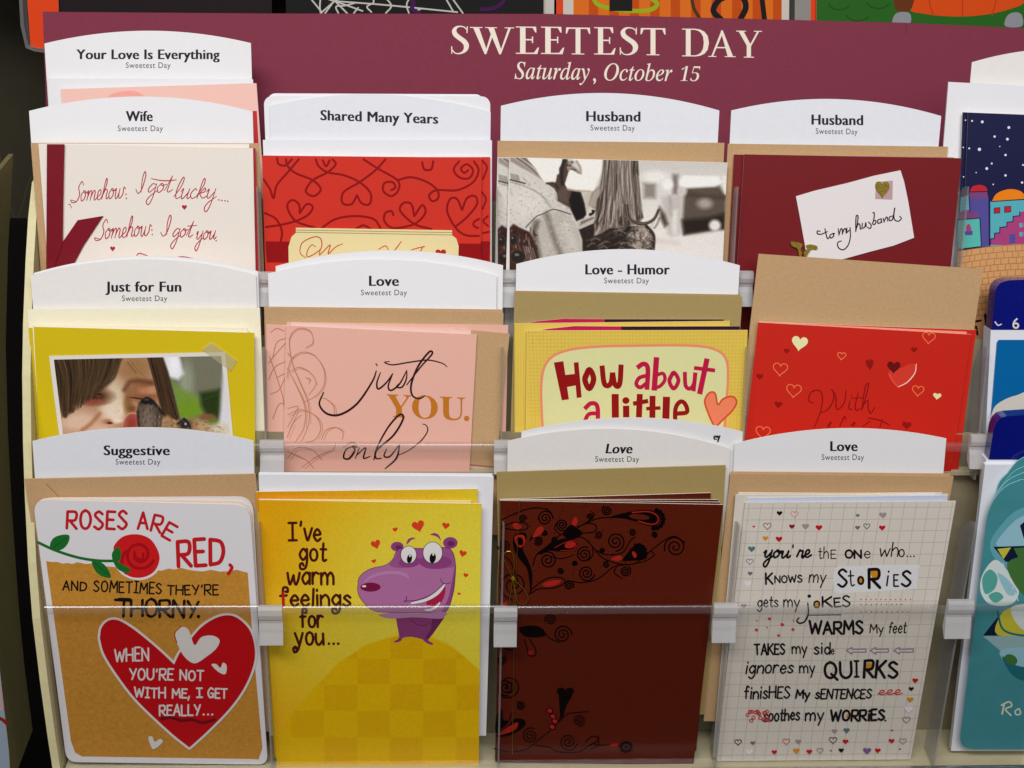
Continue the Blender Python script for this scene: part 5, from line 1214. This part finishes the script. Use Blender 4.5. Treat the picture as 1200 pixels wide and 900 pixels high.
it.fill(smooth([(690,262),(720,256),(755,275),(765,310),(740,326),(690,330),(640,330),(660,300)], 4, True), BLK); it.fill(smooth([(582,322),(620,304),(642,318),(615,332)], 4, True), RLF); it.fill(smooth([(688,290),(700,284),(713,305),(700,316)], 4, True), RLF)
for a in range(6): it.fill(ellipse(720+36*math.cos(-1.9+a*.5), 288+36*math.sin(-1.9+a*.5), 11, 11), BLK)
it.z(580, 730, 5.294)
swirls([(420,72,58),(68,400,52),(85,395,74),(158,515,28),(220,700,50),(455,738,56),(520,605,38),(345,-20,36),(95,120,56),(40,230,30)], lw=8.5)
for st in ([(-5,780),(100,800),(200,780),(270,725),(350,660),(400,600),(415,540),(440,490)], [(400,610),(450,565),(520,555),(580,550)], [(250,760),(330,770),(400,800),(520,800),(600,750),(640,760),(720,755),(780,762)], [(300,50),(340,95),(400,120)], [(100,560),(90,600),(60,640)],
           [(180,100),(200,160),(210,200),(250,200),(250,160),(215,100)], [(560,740),(600,705),(640,715),(640,760),(590,785)]): it.stroke(st, 7, BLK)
it.fill(smooth([(150,30),(240,15),(300,40),(310,80),(240,90),(180,80)], 4, True), BLK); it.fill(heart(437, 440, 110, 84), BLK); it.fill([(395, 450), (480, 450), (445, 510), (420, 590), (405, 590)], BLK)
it.fill(ellipse(815, 770, 40, 37), BLK); it.stroke(ellipse(815, 770, 18, 16), 6, BRC, closed=True); it.fill(smooth([(706,760),(758,745),(758,768)], 3, True), RLF); it.fill(ellipse(222, 185, 18, 14), ink('dim_red', (150, 30, 28)))
for x, y in ((340, 545), (360, 580), (372, 610), (355, 645)): it.fill(ellipse(x, y, 22, 18, .5), BLK); it.fill(ellipse(x, y, 15, 12, .5), ink('dim_red2', (176, 40, 32)))
it.fill(smooth([(5,700),(80,640),(120,595),(180,600),(185,640),(120,685),(60,705)], 4, True), BLK); it.fill(smooth([(20,692),(90,640),(142,618),(130,658),(70,686)], 4, True), RLF)
it.fill(smooth([(20,560),(45,540),(50,600),(80,610),(40,660),(5,680),(5,600)], 4, True), BLK)
it.stroke([(592,760),(640,725),(640,700)], 6, BLK)
it.z(580, 580, 4.286)
STR = mat('gold_string', (176, 150, 52), .32, .5, .1, 900, .1, metal=.75)
def string(pts, wd=4.2, r=.0009):
    P = it.part('string_bow'); sm = smooth(pts, 6); N = len(sm); V = []
    for i, (x, y) in enumerate(sm):
        a = Vector(sm[max(0, i-1)]); b = Vector(sm[min(N-1, i+1)]); d = (b-a).normalized()
        for k_ in range(5):
            an = 2*math.pi*k_/5
            V.append(it.w(x-d.y*wd/2*math.cos(an), y+d.x*wd/2*math.cos(an), r+.0005*math.sin(an)))
    P.add(V, [[i*5+k_, i*5+(k_+1) % 5, (i+1)*5+(k_+1) % 5, (i+1)*5+k_] for i in range(N-1) for k_ in range(5)], STR)
string([(124,26),(119,120),(112,280),(104,420),(98,560),(88,1300)], 2.6)
for st in ([(90,420),(58,350),(40,310),(60,285),(86,292),(96,350),(90,420)], [(90,420),(130,458),(166,510),(150,546),(115,540),(104,490),(90,420)], [(90,420),(80,480),(70,548)], [(92,425),(99,490),(102,552)]): string(st, 4, .0014)
string([(26,28),(24,260),(14,420),(12,545)], 4); string([(80,420),(90,414),(100,421),(92,428),(80,420)], 6, .0018)
it.done()

# --- grid paper card
GP = mat('grid_paper_card', (212, 205, 196), .55, .3, .015); GL = ink('grid_line', (188, 181, 171))
PBL = mat('pale_blue_page', (196, 204, 222), .5, .3, .01)
for i, (a, b, m_, lab) in enumerate((((865, 577.2), (1104, 577.2), GP, 'rearmost grid paper card, its white top edge showing'), ((862, 579.5), (1111, 579), GP, 'second grid paper card, its left border showing beside the front one'))):
    it = card(lab, ROW3, .0048+i*.0013)
    it.slab('back_leaf', [(a[0]+6, a[1]+1.5), (b[0], b[1]), (1058, 880), (846, 880)], PBL, EDGE, .0005, -.0006)
    it.slab('front_leaf', [a, (b[0]-8, b[1]+1.6), (1054, 886), (835+i*0, 888)], m_, EDGE, .0006); it.done()
it = card('grid paper card listing in mixed hand lettering why you are the one', ROW3, .0080)
Q = [(873.4, 588.7), (1120.3, 587.3), (1067, 890), (839.5, 892)]
it.slab('back_leaf', [(876, 583.5), (1111, 580.5), (1062, 888), (842, 890)], PBL, EDGE, .0005, -.0012)
it.slab('front_leaf', Q, GP, EDGE, .0006)
def bl(u, v):
    return tuple((1-v)*((1-u)*Q[0][i]+u*Q[1][i])+v*((1-u)*Q[3][i]+u*Q[2][i]) for i in (0, 1))
it.hold()
for i in range(18): it.stroke([bl((i+.35)/17.6, .004), bl((i+.35)/17.6, .996)], .75, GL, 'printed_grid', sm=False, cap=False)
for i in range(22): it.stroke([bl(.004, (i+.5)/22), bl(.996, (i+.5)/22)], .75, GL, 'printed_grid', sm=False, cap=False)
it.hold(False)
KB = ink('lettering_black', (26, 20, 24)); OG = ink('ochre', (206, 142, 30)); HRd = ink('small_red', (190, 22, 36)); HGy = ink('small_grey', (158, 150, 150)); HTe = ink('small_teal', (84, 124, 130)); HWh = ink('small_white', (222, 220, 224)); HPu = ink('small_purple', (120, 100, 146)); HPk = ink('small_pink', (206, 130, 130)); HBk = KB; HGr = ink('small_darkgrey', (122, 110, 124))
it.z(860, 580, 4.615)
def sh(lst):
    it.hold()
    for x, y, s_, m_, f in lst:
        if f: it.fill(heart(x, y, s_, s_*.86, .0, 16), m_, 'printed_hearts')
        else: it.stroke(heart(x, y, s_, s_*.86, 0, 14), 3.5, m_, 'printed_hearts', closed=True)
    it.hold(False)
sh([(247,100,32,HBk,1), (328,106,40,HPk,0), (670,112,22,HTe,1), (806,111,42,HGy,1), (108,172,15,HRd,1), (181,170,42,ink('wine_line', (130, 40, 50)),0), (314,172,32,ink('wine', (140, 22, 44)),1), (388,172,40,HGy,1), (460,178,38,HRd,1), (669,178,28,HGr,1), (719,170,34,HBk,0), (802,179,36,HRd,1), (171,236,32,OG,1), (244,240,38,HRd,1),
    (96,294,40,HTe,1), (86,362,36,HGr,0), (88,426,28,HGr,1), (75,480,40,HWh,1), (54,602,32,HGy,1)])
it.fill(smooth([(548,396),(640,384),(980,378),(998,396),(988,490),(960,510),(600,530),(552,528),(540,500)], 3, True), ink('cloud_white', (216, 215, 218)), 'printed_grid')
def L(tx, x0, y0, x1, y1, h, wd=8, **k): it.hand(tx, x0, y0, x1, y1, h, wd, KB, **k)
L('you', 160, 340, 300, 340, 74, 11, font=CURS, shear=.15, gap=.0); L("'", 318, 335, 326, 335, 66, 9); L('re', 340, 342, 414, 338, 78, 11, font=CURS, shear=.15, gap=.02)
L('th', 458, 343, 512, 343, 60, 6); L('E', 526, 343, 552, 343, 46, 6); L('ON', 602, 341, 690, 341, 42, 11); L('e', 704, 340, 738, 340, 60, 6)
L('wh', 785, 334, 888, 334, 72, 7, shear=.15); L('o', 892, 333, 922, 333, 66, 7); 
for x in (938, 956, 974): it.fill(ellipse(x, 332, 4.5, 4.5), KB, 'lettering')
L('K', 174, 484, 210, 482, 62, 11); L('NOWS', 222, 474, 370, 472, 38, 8); L('my', 406, 474, 494, 474, 66, 7, shear=.12)
it.fill(ellipse(686, 459, 15, 20), OG, 'lettering'); it.fill(smooth([(742,404),(778,412),(784,440),(748,446)], 3, True), OG, 'lettering')
L('S', 564, 498, 612, 496, 96, 13); L('t', 622, 492, 652, 490, 86, 8); L('o', 672, 482, 702, 480, 66, 12); it.hand('R', 732, 502, 790, 502, 100, 17, KB); L('i', 822, 492, 832, 492, 92, 9, shear=.15); L('E', 866, 492, 890, 492, 62, 9); L('S', 908, 494, 956, 494, 84, 13)
L('gets', 128, 607, 240, 607, 62, 7); L('my', 270, 607, 355, 607, 62, 7)
it.fill(ellipse(447, 592, 15, 18), OG, 'lettering'); L('o', 432, 608, 464, 608, 58, 9); L('K', 480, 606, 530, 604, 56, 11); L('E', 545, 604, 578, 602, 46, 9); L('S', 590, 606, 630, 602, 60, 9)
it.stroke([(400,585),(403,640),(385,682),(358,694),(341,682),(352,664)], 9, KB, 'lettering', taper=.3); it.fill(ellipse(408, 547, 10, 9), KB, 'lettering'); it.stroke([(398,650),(580,648)], 5, KB, 'lettering')
DOT = ink('dot_red', (196, 70, 62))
for y, x1, n in ((565, 955, 11), (592, 908, 9), (632, 940, 10)):
    for i in range(n): it.fill(ellipse(688+(x1-688)*i/(n-1), y, 3.6, 3.6, 0, 8), DOT, 'printed_dots')
for x, y, s_ in ((193, 670, 10), (262, 701, 11), (320, 728, 10), (122, 730, 10), (125, 680, 6), (180, 716, 6), (242, 760, 9), (322, 680, 6)): it.fill(ellipse(x, y, s_, s_*.8, .5, 8), DOT if s_ > 7 else OG, 'printed_dots')
it.z(830, 730, 4.286)
L('WARMS', 508, 54, 776, 54, 62, 12, rj=.02); L('My', 812, 50, 880, 50, 44, 6); L('feet', 905, 50, 992, 48, 56, 6, shear=.15)
L('TAKES', 234, 160, 384, 158, 52, 9); L('my', 422, 154, 496, 152, 54, 7); L('sid', 533, 156, 612, 156, 60, 8); L('e', 616, 156, 632, 156, 40, 5)
ARW = ink('arrow_lilac', (146, 134, 152))
for a, b in ((694, 792), (814, 905), (932, 1030)): it.stroke([(a, 138), (a+28, 122), (a+28, 132), (b, 130), (b, 146), (a+28, 146), (a+28, 156)], 5, ARW, 'printed_dots', sm=False, closed=True)
L('ignores', 186, 254, 424, 250, 62, 8, shear=.18); L('my', 460, 252, 535, 250, 56, 7)
it.fill(smooth([(796,202),(824,206),(820,234),(800,234)], 3, True), OG, 'lettering')
L('QU', 584, 276, 722, 274, 78, 13); L('I', 736, 272, 756, 272, 80, 10); L('RK', 782, 274, 886, 274, 82, 14, shear=.1); L('S', 906, 276, 952, 274, 80, 13)
L('finisHES', 182, 380, 408, 376, 60, 8, shear=.1); L('My', 440, 378, 508, 378, 42, 9, shear=.1); L('sENTENCES', 538, 380, 818, 378, 46, 8, shear=.12)
it.hand('eee', 850, 362, 970, 358, 46, 5, DOT, font=CURS, shear=.2, gap=.0)
L('soothes', 278, 494, 458, 486, 60, 8, shear=.12); L('my', 488, 492, 578, 488, 60, 8, shear=.1); it.fill(ellipse(706, 468, 12, 12), OG, 'lettering'); L('WORRiES', 614, 492, 884, 488, 52, 11, shear=.08); it.fill(ellipse(890, 490, 5, 5), KB, 'lettering')
rnd = random.Random(4)
for i in range(18): x, y = 190+rnd.random()*120, 440+rnd.random()*54; it.stroke(ellipse(x, y, 8, 8, 0, 8), 4, DOT, 'printed_dots', closed=True)
sh([(1040,290,30,HRd,1), (1020,332,26,HBk,1), (1015,386,32,OG,1), (1006,436,42,HWh,1), (996,487,38,ink('tan_line', (160, 146, 130)),0), (635,544,28,HGy,1), (695,541,32,HTe,1), (924,540,12,HRd,1), (150,600,34,HBk,0), (224,604,24,HGr,1), (392,596,36,HPk,0), (453,597,30,HGy,1), (627,590,38,ink('dk_line', (90, 70, 80)),0), (690,597,30,HRd,1), (921,594,30,HRd,1), (978,594,34,HGy,0),
    (332,650,28,HRd,1), (443,644,34,OG,1), (508,648,30,HRd,1), (562,642,32,HGy,0), (616,642,11,HRd,1), (668,641,28,HBk,1), (798,644,42,HPu,1), (852,642,30,HRd,1), (964,634,11,HRd,1), (206,650,36,HWh,1)])
it.done()

# ------------------------------------------------------------------ the column at the right edge
tag(ROW1, -.004, (1139, 73), (1250, 57), (1372, 80), 240, 'white arched tag cut off at the right edge, above the night sky card', bow=.0008)
it = Item('envelope', 'white envelope behind the night sky card at the right edge', 'envelope', ROW1, .0010, 'envelopes standing in the pockets')
it.slab('envelope', [(1111.5, 96), (1385, 110), (1380, 420), (1086, 420)], WHITE, WHITE, .0012); it.done()
NAVY = mat('navy_card', (24, 26, 74), .4, .4, .04)
it = card('second night sky card, its dark edge showing on the left', ROW1, .0045)
it.slab('greeting_card', [(1128, 131.5), (1370, 141), (1368, 420), (1118, 420)], NAVY, EDGE, .0006); it.done()
it = card('navy card of a domed hillside town under white stars', ROW1, .0066)
it.slab('front_leaf', [(1134.5, 131.8), (1376, 142), (1374, 440), (1123, 440)], NAVY, mat('grey_edge', (150, 148, 158)), .0007)
it.z(1080, 80, 3.6)
ST = ink('star_white', (226, 228, 240))
for x, y, r in ((256,226,6), (368,250,6), (308,288,5), (362,299,6), (244,342,7), (201,338,4), (354,366,5), (296,402,4), (275,423,6), (354,452,5), (213,222,4), (185,219,3), (302,490,3), (424,482,5), (428,408,4), (177,458,3), (176,334,3), (230,440,2.5), (330,330,2.5), (470,250,5), (460,360,5), (500,430,5)): it.fill(ellipse(x, y, r, r, 0, 8), ST)
TQ = ink('turquoise', (94, 176, 190)); TQ2 = ink('sea_green', (96, 186, 176)); VI = ink('violet', (92, 84, 156)); MV = ink('mauve_dome', (128, 76, 128)); PKB = ink('raspberry', (172, 72, 130)); ORG = ink('dome_orange', (232, 136, 20)); RDW = ink('window_red', (196, 40, 52)); SAND = ink('sandstone', (208, 160, 110)); SLN = ink('stone_line', (172, 118, 82)); DLN = ink('navy_line', (30, 28, 80))
it.fill([(166,545),(200,535),(204,610),(160,620)], TQ); it.fill([(288,562),(520,552),(520,760),(288,750)], TQ); it.fill(smooth([(296,562),(318,528),(370,510),(420,520),(444,552)], 6), ORG)
it.fill([(200,545),(284,540),(286,752),(252,755),(246,640),(204,605)], VI); it.fill([(200,522),(276,518),(280,545),(202,552)], MV); it.fill(smooth([(203,524),(214,500),(245,492),(270,500),(279,519)], 6), RDW)
it.fill([(156,640),(246,632),(252,750),(154,762)], TQ2); it.fill(smooth([(154,640),(164,606),(196,598),(230,608),(247,634)], 6), MV)
it.fill([(290,745),(290,720),(308,718),(308,696),(330,694),(330,672),(360,668),(360,650),(386,646),(386,625),(414,622),(414,606),(520,590),(520,750)], PKB)
for wn in ([(306,590),(330,588),(330,610),(306,612)], [(350,584),(376,582),(376,606),(350,608)]): it.fill(wn, RDW); it.stroke(wn, 3, DLN, closed=True, sm=False)
it.fill(smooth([(188,690),(188,668),(198,656),(208,668),(210,690)], 4), PKB); it.fill([(182,688),(216,686),(214,704),(184,704)], VI); it.fill([(370,700),(396,698),(396,738),(370,740)], VI)
for x, y in ((418,662), (436,660), (418,700), (436,698)): it.fill([(x-5,y-9),(x+7,y-9),(x+7,y+9),(x-5,y+9)], TQ)
for st in ([(200,540),(204,606)], [(284,540),(286,750)], [(288,560),(288,745)], [(154,640),(246,632),(252,750)], [(200,522),(278,519)], [(290,745),(290,720),(308,718),(308,696),(330,694),(330,672),(360,668),(360,650),(386,646),(386,625),(414,622),(414,606)], [(296,562),(444,552)]): it.stroke(st, 4, DLN, sm=False)
it.fill([(150,772),(280,752),(400,742),(520,738),(520,1180),(140,1180)], SAND)
for k_ in range(12): it.stroke([(152-k_*.5, 772+k_*26), (280, 754+k_*26), (400, 745+k_*26), (520, 741+k_*26)], 3, SLN)
rnd = random.Random(8)
for k_ in range(11):
    for x in range(155, 510, 30):
        xx = x+rnd.uniform(-6, 6)+(k_ % 2)*14; yy = 772-(xx-150)*.13+(xx-150)**2*.00012+k_*26; it.stroke([(xx, yy), (xx, yy+25)], 2.5, SLN, cap=False)
it.z(1080, 310, 3.6)
it.stroke([(230,262),(236,295)], 9, DBR, 'lettering'); it.stroke([(226,240),(250,236)], 9, DBR, 'lettering'); it.stroke([(268,212),(280,292),(288,230)], 11, DBR, 'lettering')
it.done()
# boxed card sets in the lower right pockets
def boxed(lab, row, t, top, edge_pts, faces, extra):
    it = Item('boxed_card_set', lab, 'boxed cards', row, t, 'boxed card sets at the right edge')
    extra(it, 0)
    it.done()
SHW = mat('shrink_white', (222, 224, 232), .35, .5, .02); BLU = mat('glossy_blue', (14, 26, 124), .16, .6, .04, 120, .35, coat=.6); TEB = mat('glossy_teal_blue', (6, 108, 168), .2, .6, .04, 120, .25, coat=.5); PGR = ink('box_cream', (204, 200, 192))
it = Item('boxed_card_set', 'boxed blue card set marked 6 at the right edge, wrapped in clear film', 'boxed cards', ROW2, .006, 'boxed card sets at the right edge')
it.z(1080, 310, 3.6)
it.slab('tray', [(292, 276), (470, 276), (470, 880), (262, 880), (278, 560)], SHW, SHW, .012)
it.slab('header_band', [(296, 274), (312, 110), (318, 94), (332, 78), (352, 70), (372, 66), (470, 62), (470, 274)], BLU, BLU, .010, .0006)
it.lay = 8e-4; it.text('6', 383, 412, 270, 44, WI, bold=.01)
it.slab('card_face', [(318, 330), (326, 318), (470, 318), (470, 880), (270, 880), (296, 600)], TEB, TEB, .0006, .0009)
it.lay = 1.1e-3; it.fill(smooth([(292,640),(310,598),(350,570),(400,552),(470,542),(470,700)], 5)+[(470, 880), (272, 880)], PGR, 'printed_design')
it.stroke([(310,242),(322,256),(336,252)], 5, WI, 'printed_design')  # reflection on the clear film, painted as a white stroke
it.done()
it = Item('boxed_card_set', 'lower boxed blue card set partly behind the teal cards at the right edge', 'boxed cards', ROW3, .001, 'boxed card sets at the right edge')
it.z(1080, 310, 3.6)
it.slab('header_band', [(284, 822), (292, 770), (304, 692), (316, 664), (336, 646), (360, 640), (480, 632), (480, 822)], BLU, BLU, .008, .0006)
it.slab('tray', [(272, 823), (480, 823), (480, 1000), (262, 1000)], SHW, SHW, .009)
it.done()
TEC = mat('teal_card', (74, 144, 152), .35, .45, .05, 90); TEE = mat('teal_edge', (150, 200, 204), .5, .3)
it = Item('card_tray', 'white plastic tray edge holding the teal cards at the lower right', 'tray', ROW3, .0035)
it.z(1080, 540, 2.5)
it.slab('card_tray', [(186, 12), (420, 12), (420, 850), (86, 850), (100, 720)], SHW, SHW, .004); it.done()
for i, (dx, dy) in enumerate(((40, -78), (26, -45), (12, -22), (0, 0))):
    lab = ('rearmost teal rounded card at the right edge', 'third teal rounded card from the front at the right edge', 'second teal rounded card from the front at the right edge', 'front teal rounded card with a peacock blue and yellow fish like pattern')[i]
    it = card(lab, ROW3, .005+i*.0016, 'greeting cards standing in the pockets'); it.z(1080, 540, 2.5)
    out = smooth([(184+dx*.6, 230), (194+dx*.7, 160+dy), (214+dx, 112+dy), (246+dx, 76+dy), (290+dx, 56+dy)], 6)+[(430, 50+dy)] + [(430, 846), (150, 846)] + smooth([(150,846),(126,838),(114,816),(120,760)], 4)
    it.slab('front_leaf' if i == 3 else 'greeting_card', out, TEC, TEE, .0007)
    if i == 3:
        PBu = ink('peacock_pale', (150, 192, 206)); PNv = ink('peacock_navy', (20, 34, 66)); PYe = ink('peacock_yellow', (196, 190, 66)); PGn = ink('peacock_green', (74, 120, 62)); PWt = ink('peacock_white', (206, 216, 214)); PTd = ink('peacock_teal', (36, 112, 122))
        it.fill(smooth([(200,250),(240,180),(290,140),(360,130),(430,150),(430,420),(360,420),(250,330)], 5, True), ink('peacock_sky', (104, 166, 178)))
        it.fill(smooth([(222,250),(245,205),(290,165),(340,160),(330,250)], 4, True), PBu)
        it.fill([(288, 190), (320, 160), (330, 240), (300, 230)], PNv); it.fill([(210, 252), (330, 248), (330, 300), (246, 296)], PNv); it.fill([(222, 258), (262, 254), (240, 288)], PYe); it.fill([(270, 256), (330, 252), (330, 280), (290, 296)], PGn)
        it.fill(smooth([(180,330),(215,290),(250,320),(285,380),(262,420),(200,420),(172,380)], 5, True), PWt)
        it.fill(smooth([(178,345),(200,318),(222,340),(214,375),(186,390)], 5, True), ink('leaf_teal', (92, 166, 156))); it.fill(smooth([(250,300),(330,286),(330,400),(285,380)], 4, True), PGn)
        it.fill(smooth([(222,330),(250,345),(280,385),(252,392)], 4, True), PBu)
        it.fill(smooth([(196,395),(222,384),(240,400),(215,416)], 4, True), ink('leaf_teal', (92, 166, 156)))
        it.fill([(180, 512), (225, 455), (225, 512)], PNv); it.fill(smooth([(222,510),(230,455),(262,430),(340,425),(340,512)], 4, True), PYe); it.fill(smooth([(262,430),(340,425),(340,500),(290,490)], 4, True), PWt)
        it.fill([(180, 514), (340, 512), (340, 560), (230, 556)], ink('peacock_grey', (150, 180, 182)))
        it.fill(smooth([(228,560),(262,548),(340,556),(340,640),(280,620),(245,590)], 4, True), PBu); it.fill(smooth([(236,572),(280,600),(340,612),(340,650),(270,632)], 4, True), PTd); it.fill(ellipse(262, 582, 20, 14, .5), PGn)
        for a in range(7): it.stroke([(238+a*7, 300+a*17), (241+a*7, 308+a*17)], 2.5, PWt)
        it.stroke([(222,440),(240,495),(300,512),(350,505)], 6, PTd)
        SC_ = ink('script_cream', (214, 214, 196))
        it.stroke([(242,712),(236,742)], 5, SC_, 'lettering'); it.stroke([(234,716),(256,706),(264,718),(246,728),(262,746)], 4.5, SC_, 'lettering'); it.stroke([(284,726),(274,734),(278,744),(290,740),(286,726)], 4, SC_, 'lettering')
    it.done()

# ------------------------------------------------------------------ Halloween cards on the shelf above, behind the sign
def up(lab, t, pts, m, cat='greeting card'):
    it = Item('greeting_card', lab, cat, BACK, t, 'halloween cards above the header sign'); it.slab('front_leaf', pts, m, EDGE, .0008); return it
OC = mat('orange_card', (222, 74, 18), .45, .35, .03); BC = mat('black_card', (14, 10, 14), .5, .3, .05); BC2 = mat('dark_plum_card', (30, 14, 20), .5, .3, .05)
it = up('plain orange card in a clear pocket at the top left corner', .006, [(26, -80), (66, -80), (70, 60), (36, 55)], OC); it.done()
it = Item('clear_pocket', 'small clear plastic pocket round the orange card at the top left', 'card pocket', BACK, .010)
it.slab('clear_pocket', [(18, -80), (24, 30), (30, 56), (40, 60), (82, 66), (82, 62.5), (41, 56.5), (33, 52.5), (28, 29), (22.5, -80)], DIVM, DIVM, .012); it.done()
it = up('very dark card above the left end of the header sign', .004, [(62, -80), (318, -80), (318, 60), (66, 60)], BC2); it.done()
it = up('black card with a white spider web and purple ribbon', .006, [(335, -80), (637, -80), (637, 60), (335, 60)], BC)
it.z(350, 0, 3.871); WEB = ink('web_white', (196, 194, 186)); PRB = ink('ribbon_purple', (74, 22, 84))
for st in ([(60,0),(105,55)], [(100,-20),(96,30),(100,60)], [(200,-20),(160,8),(100,60)], [(165,5),(260,12),(420,25),(720,55)], [(165,5),(290,50)], [(165,5),(220,60)], [(165,5),(170,-40)], [(165,5),(240,-40)], [(160,5),(120,60)], [(330,55),(310,30),(340,10),(330,-20)], [(395,60),(420,25),(385,-20)],
           [(500,60),(490,20),(510,-20)], [(530,50),(560,38)], [(660,-20),(700,50)], [(695,-10),(745,60)], [(160,5),(60,-30)], [(180,60),(170,30),(210,25),(260,12)], [(250,60),(270,35)]): it.stroke(st, 7, WEB, 'printed_design')
it.stroke([(500,-20),(520,10),(515,40),(545,60)], 20, PRB, 'printed_design'); it.stroke([(830,42),(880,38),(920,15),(940,-20)], 16, PRB, 'printed_design'); it.done()
it = up('narrow white card edge right of the black web card', .003, [(636, -80), (650, -80), (649, 60), (636, 60)], mat('grey_white', (196, 192, 186))); it.done()
it = up('orange striped card with a black curl and green ring', .006, [(652, -80), (926, -80), (924, 62), (652, 60)], mat('halloween_orange', (220, 116, 20), .45, .35, .03))
S2 = ink('stripe_dark', (196, 84, 14)); S3 = ink('white_stripe', (206, 198, 190)); S4 = ink('lime', (156, 178, 30))
it.fill([(652, -80), (660, -80), (660, 60), (652, 60)], OC); it.fill([(660, -80), (672, -80), (672, 60), (660, 60)], S3)
for x in range(690, 920, 24): it.fill([(x, -80), (x+11, -80), (x+11, 60), (x, 60)], S2)
it.fill([(916, -80), (926, -80), (924, 60), (916, 60)], S3)
it.stroke([(694, -6), (702, 6), (730, 12), (760, 12), (770, 4), (755, -6)], 5, S4); it.fill([(715, -40), (741, -40), (741, 13), (714, 13)], BC)
it.stroke([(846, 24), (836, 12), (846, -2), (868, -4), (874, 8), (868, 22)], 7, BC); it.stroke([(810, -20), (812, 6), (820, 22)], 4, ink('dk_olive', (80, 60, 20))); it.stroke([(892, -10), (896, 24)], 6, BC); it.done()
it = up('narrow grey silver card edge beside the green card', .003, [(924, -80), (958, -80), (956, 60), (924, 60)], mat('silver_edge', (150, 146, 142), .4, .5))
it.fill([(925, -80), (932, -80), (931, 60), (925, 60)], ink('dkgrey', (70, 66, 62))); it.fill([(950, -80), (958, -80), (957, 60), (950, 60)], OC); it.done()
it = up('green card with a big orange ball shape and grey feet', .006, [(957, -80), (1300, -80), (1300, 66), (957, 62)], mat('grass_green', (42, 106, 26), .45, .35, .04))
it.z(880, 0, 3.75)
GD = ink('clump_green', (34, 88, 24))
for x, y in ((390, 10), (560, 5), (470, 60)): it.stroke(ellipse(x, y, 50, 32)[2:14], 6, GD)
it.fill(smooth([(690,30),(760,60),(880,72),(1000,68),(1120,45),(1210,0),(1210,-120),(690,-120)], 5, True), ink('pumpkin', (216, 84, 22)))
for x in (800, 930, 1060): it.stroke([(x, -100), (x+(x-930)*.12, 0), (x, 66)], 5, ink('pumpkin_line', (186, 62, 16)))
it.fill(smooth([(620,-60),(720,-60),(712,20),(690,50),(640,45),(628,10)], 5, True), ink('brown_leg', (110, 60, 24))); it.fill(smooth([(625,105),(632,65),(665,52),(700,62),(696,105)], 5, True), ink('foot_grey', (150, 150, 158))); it.fill(smooth([(1118,115),(1126,70),(1160,54),(1190,66),(1190,115)], 5, True), ink('foot_grey', (150, 150, 158)))
it.done()
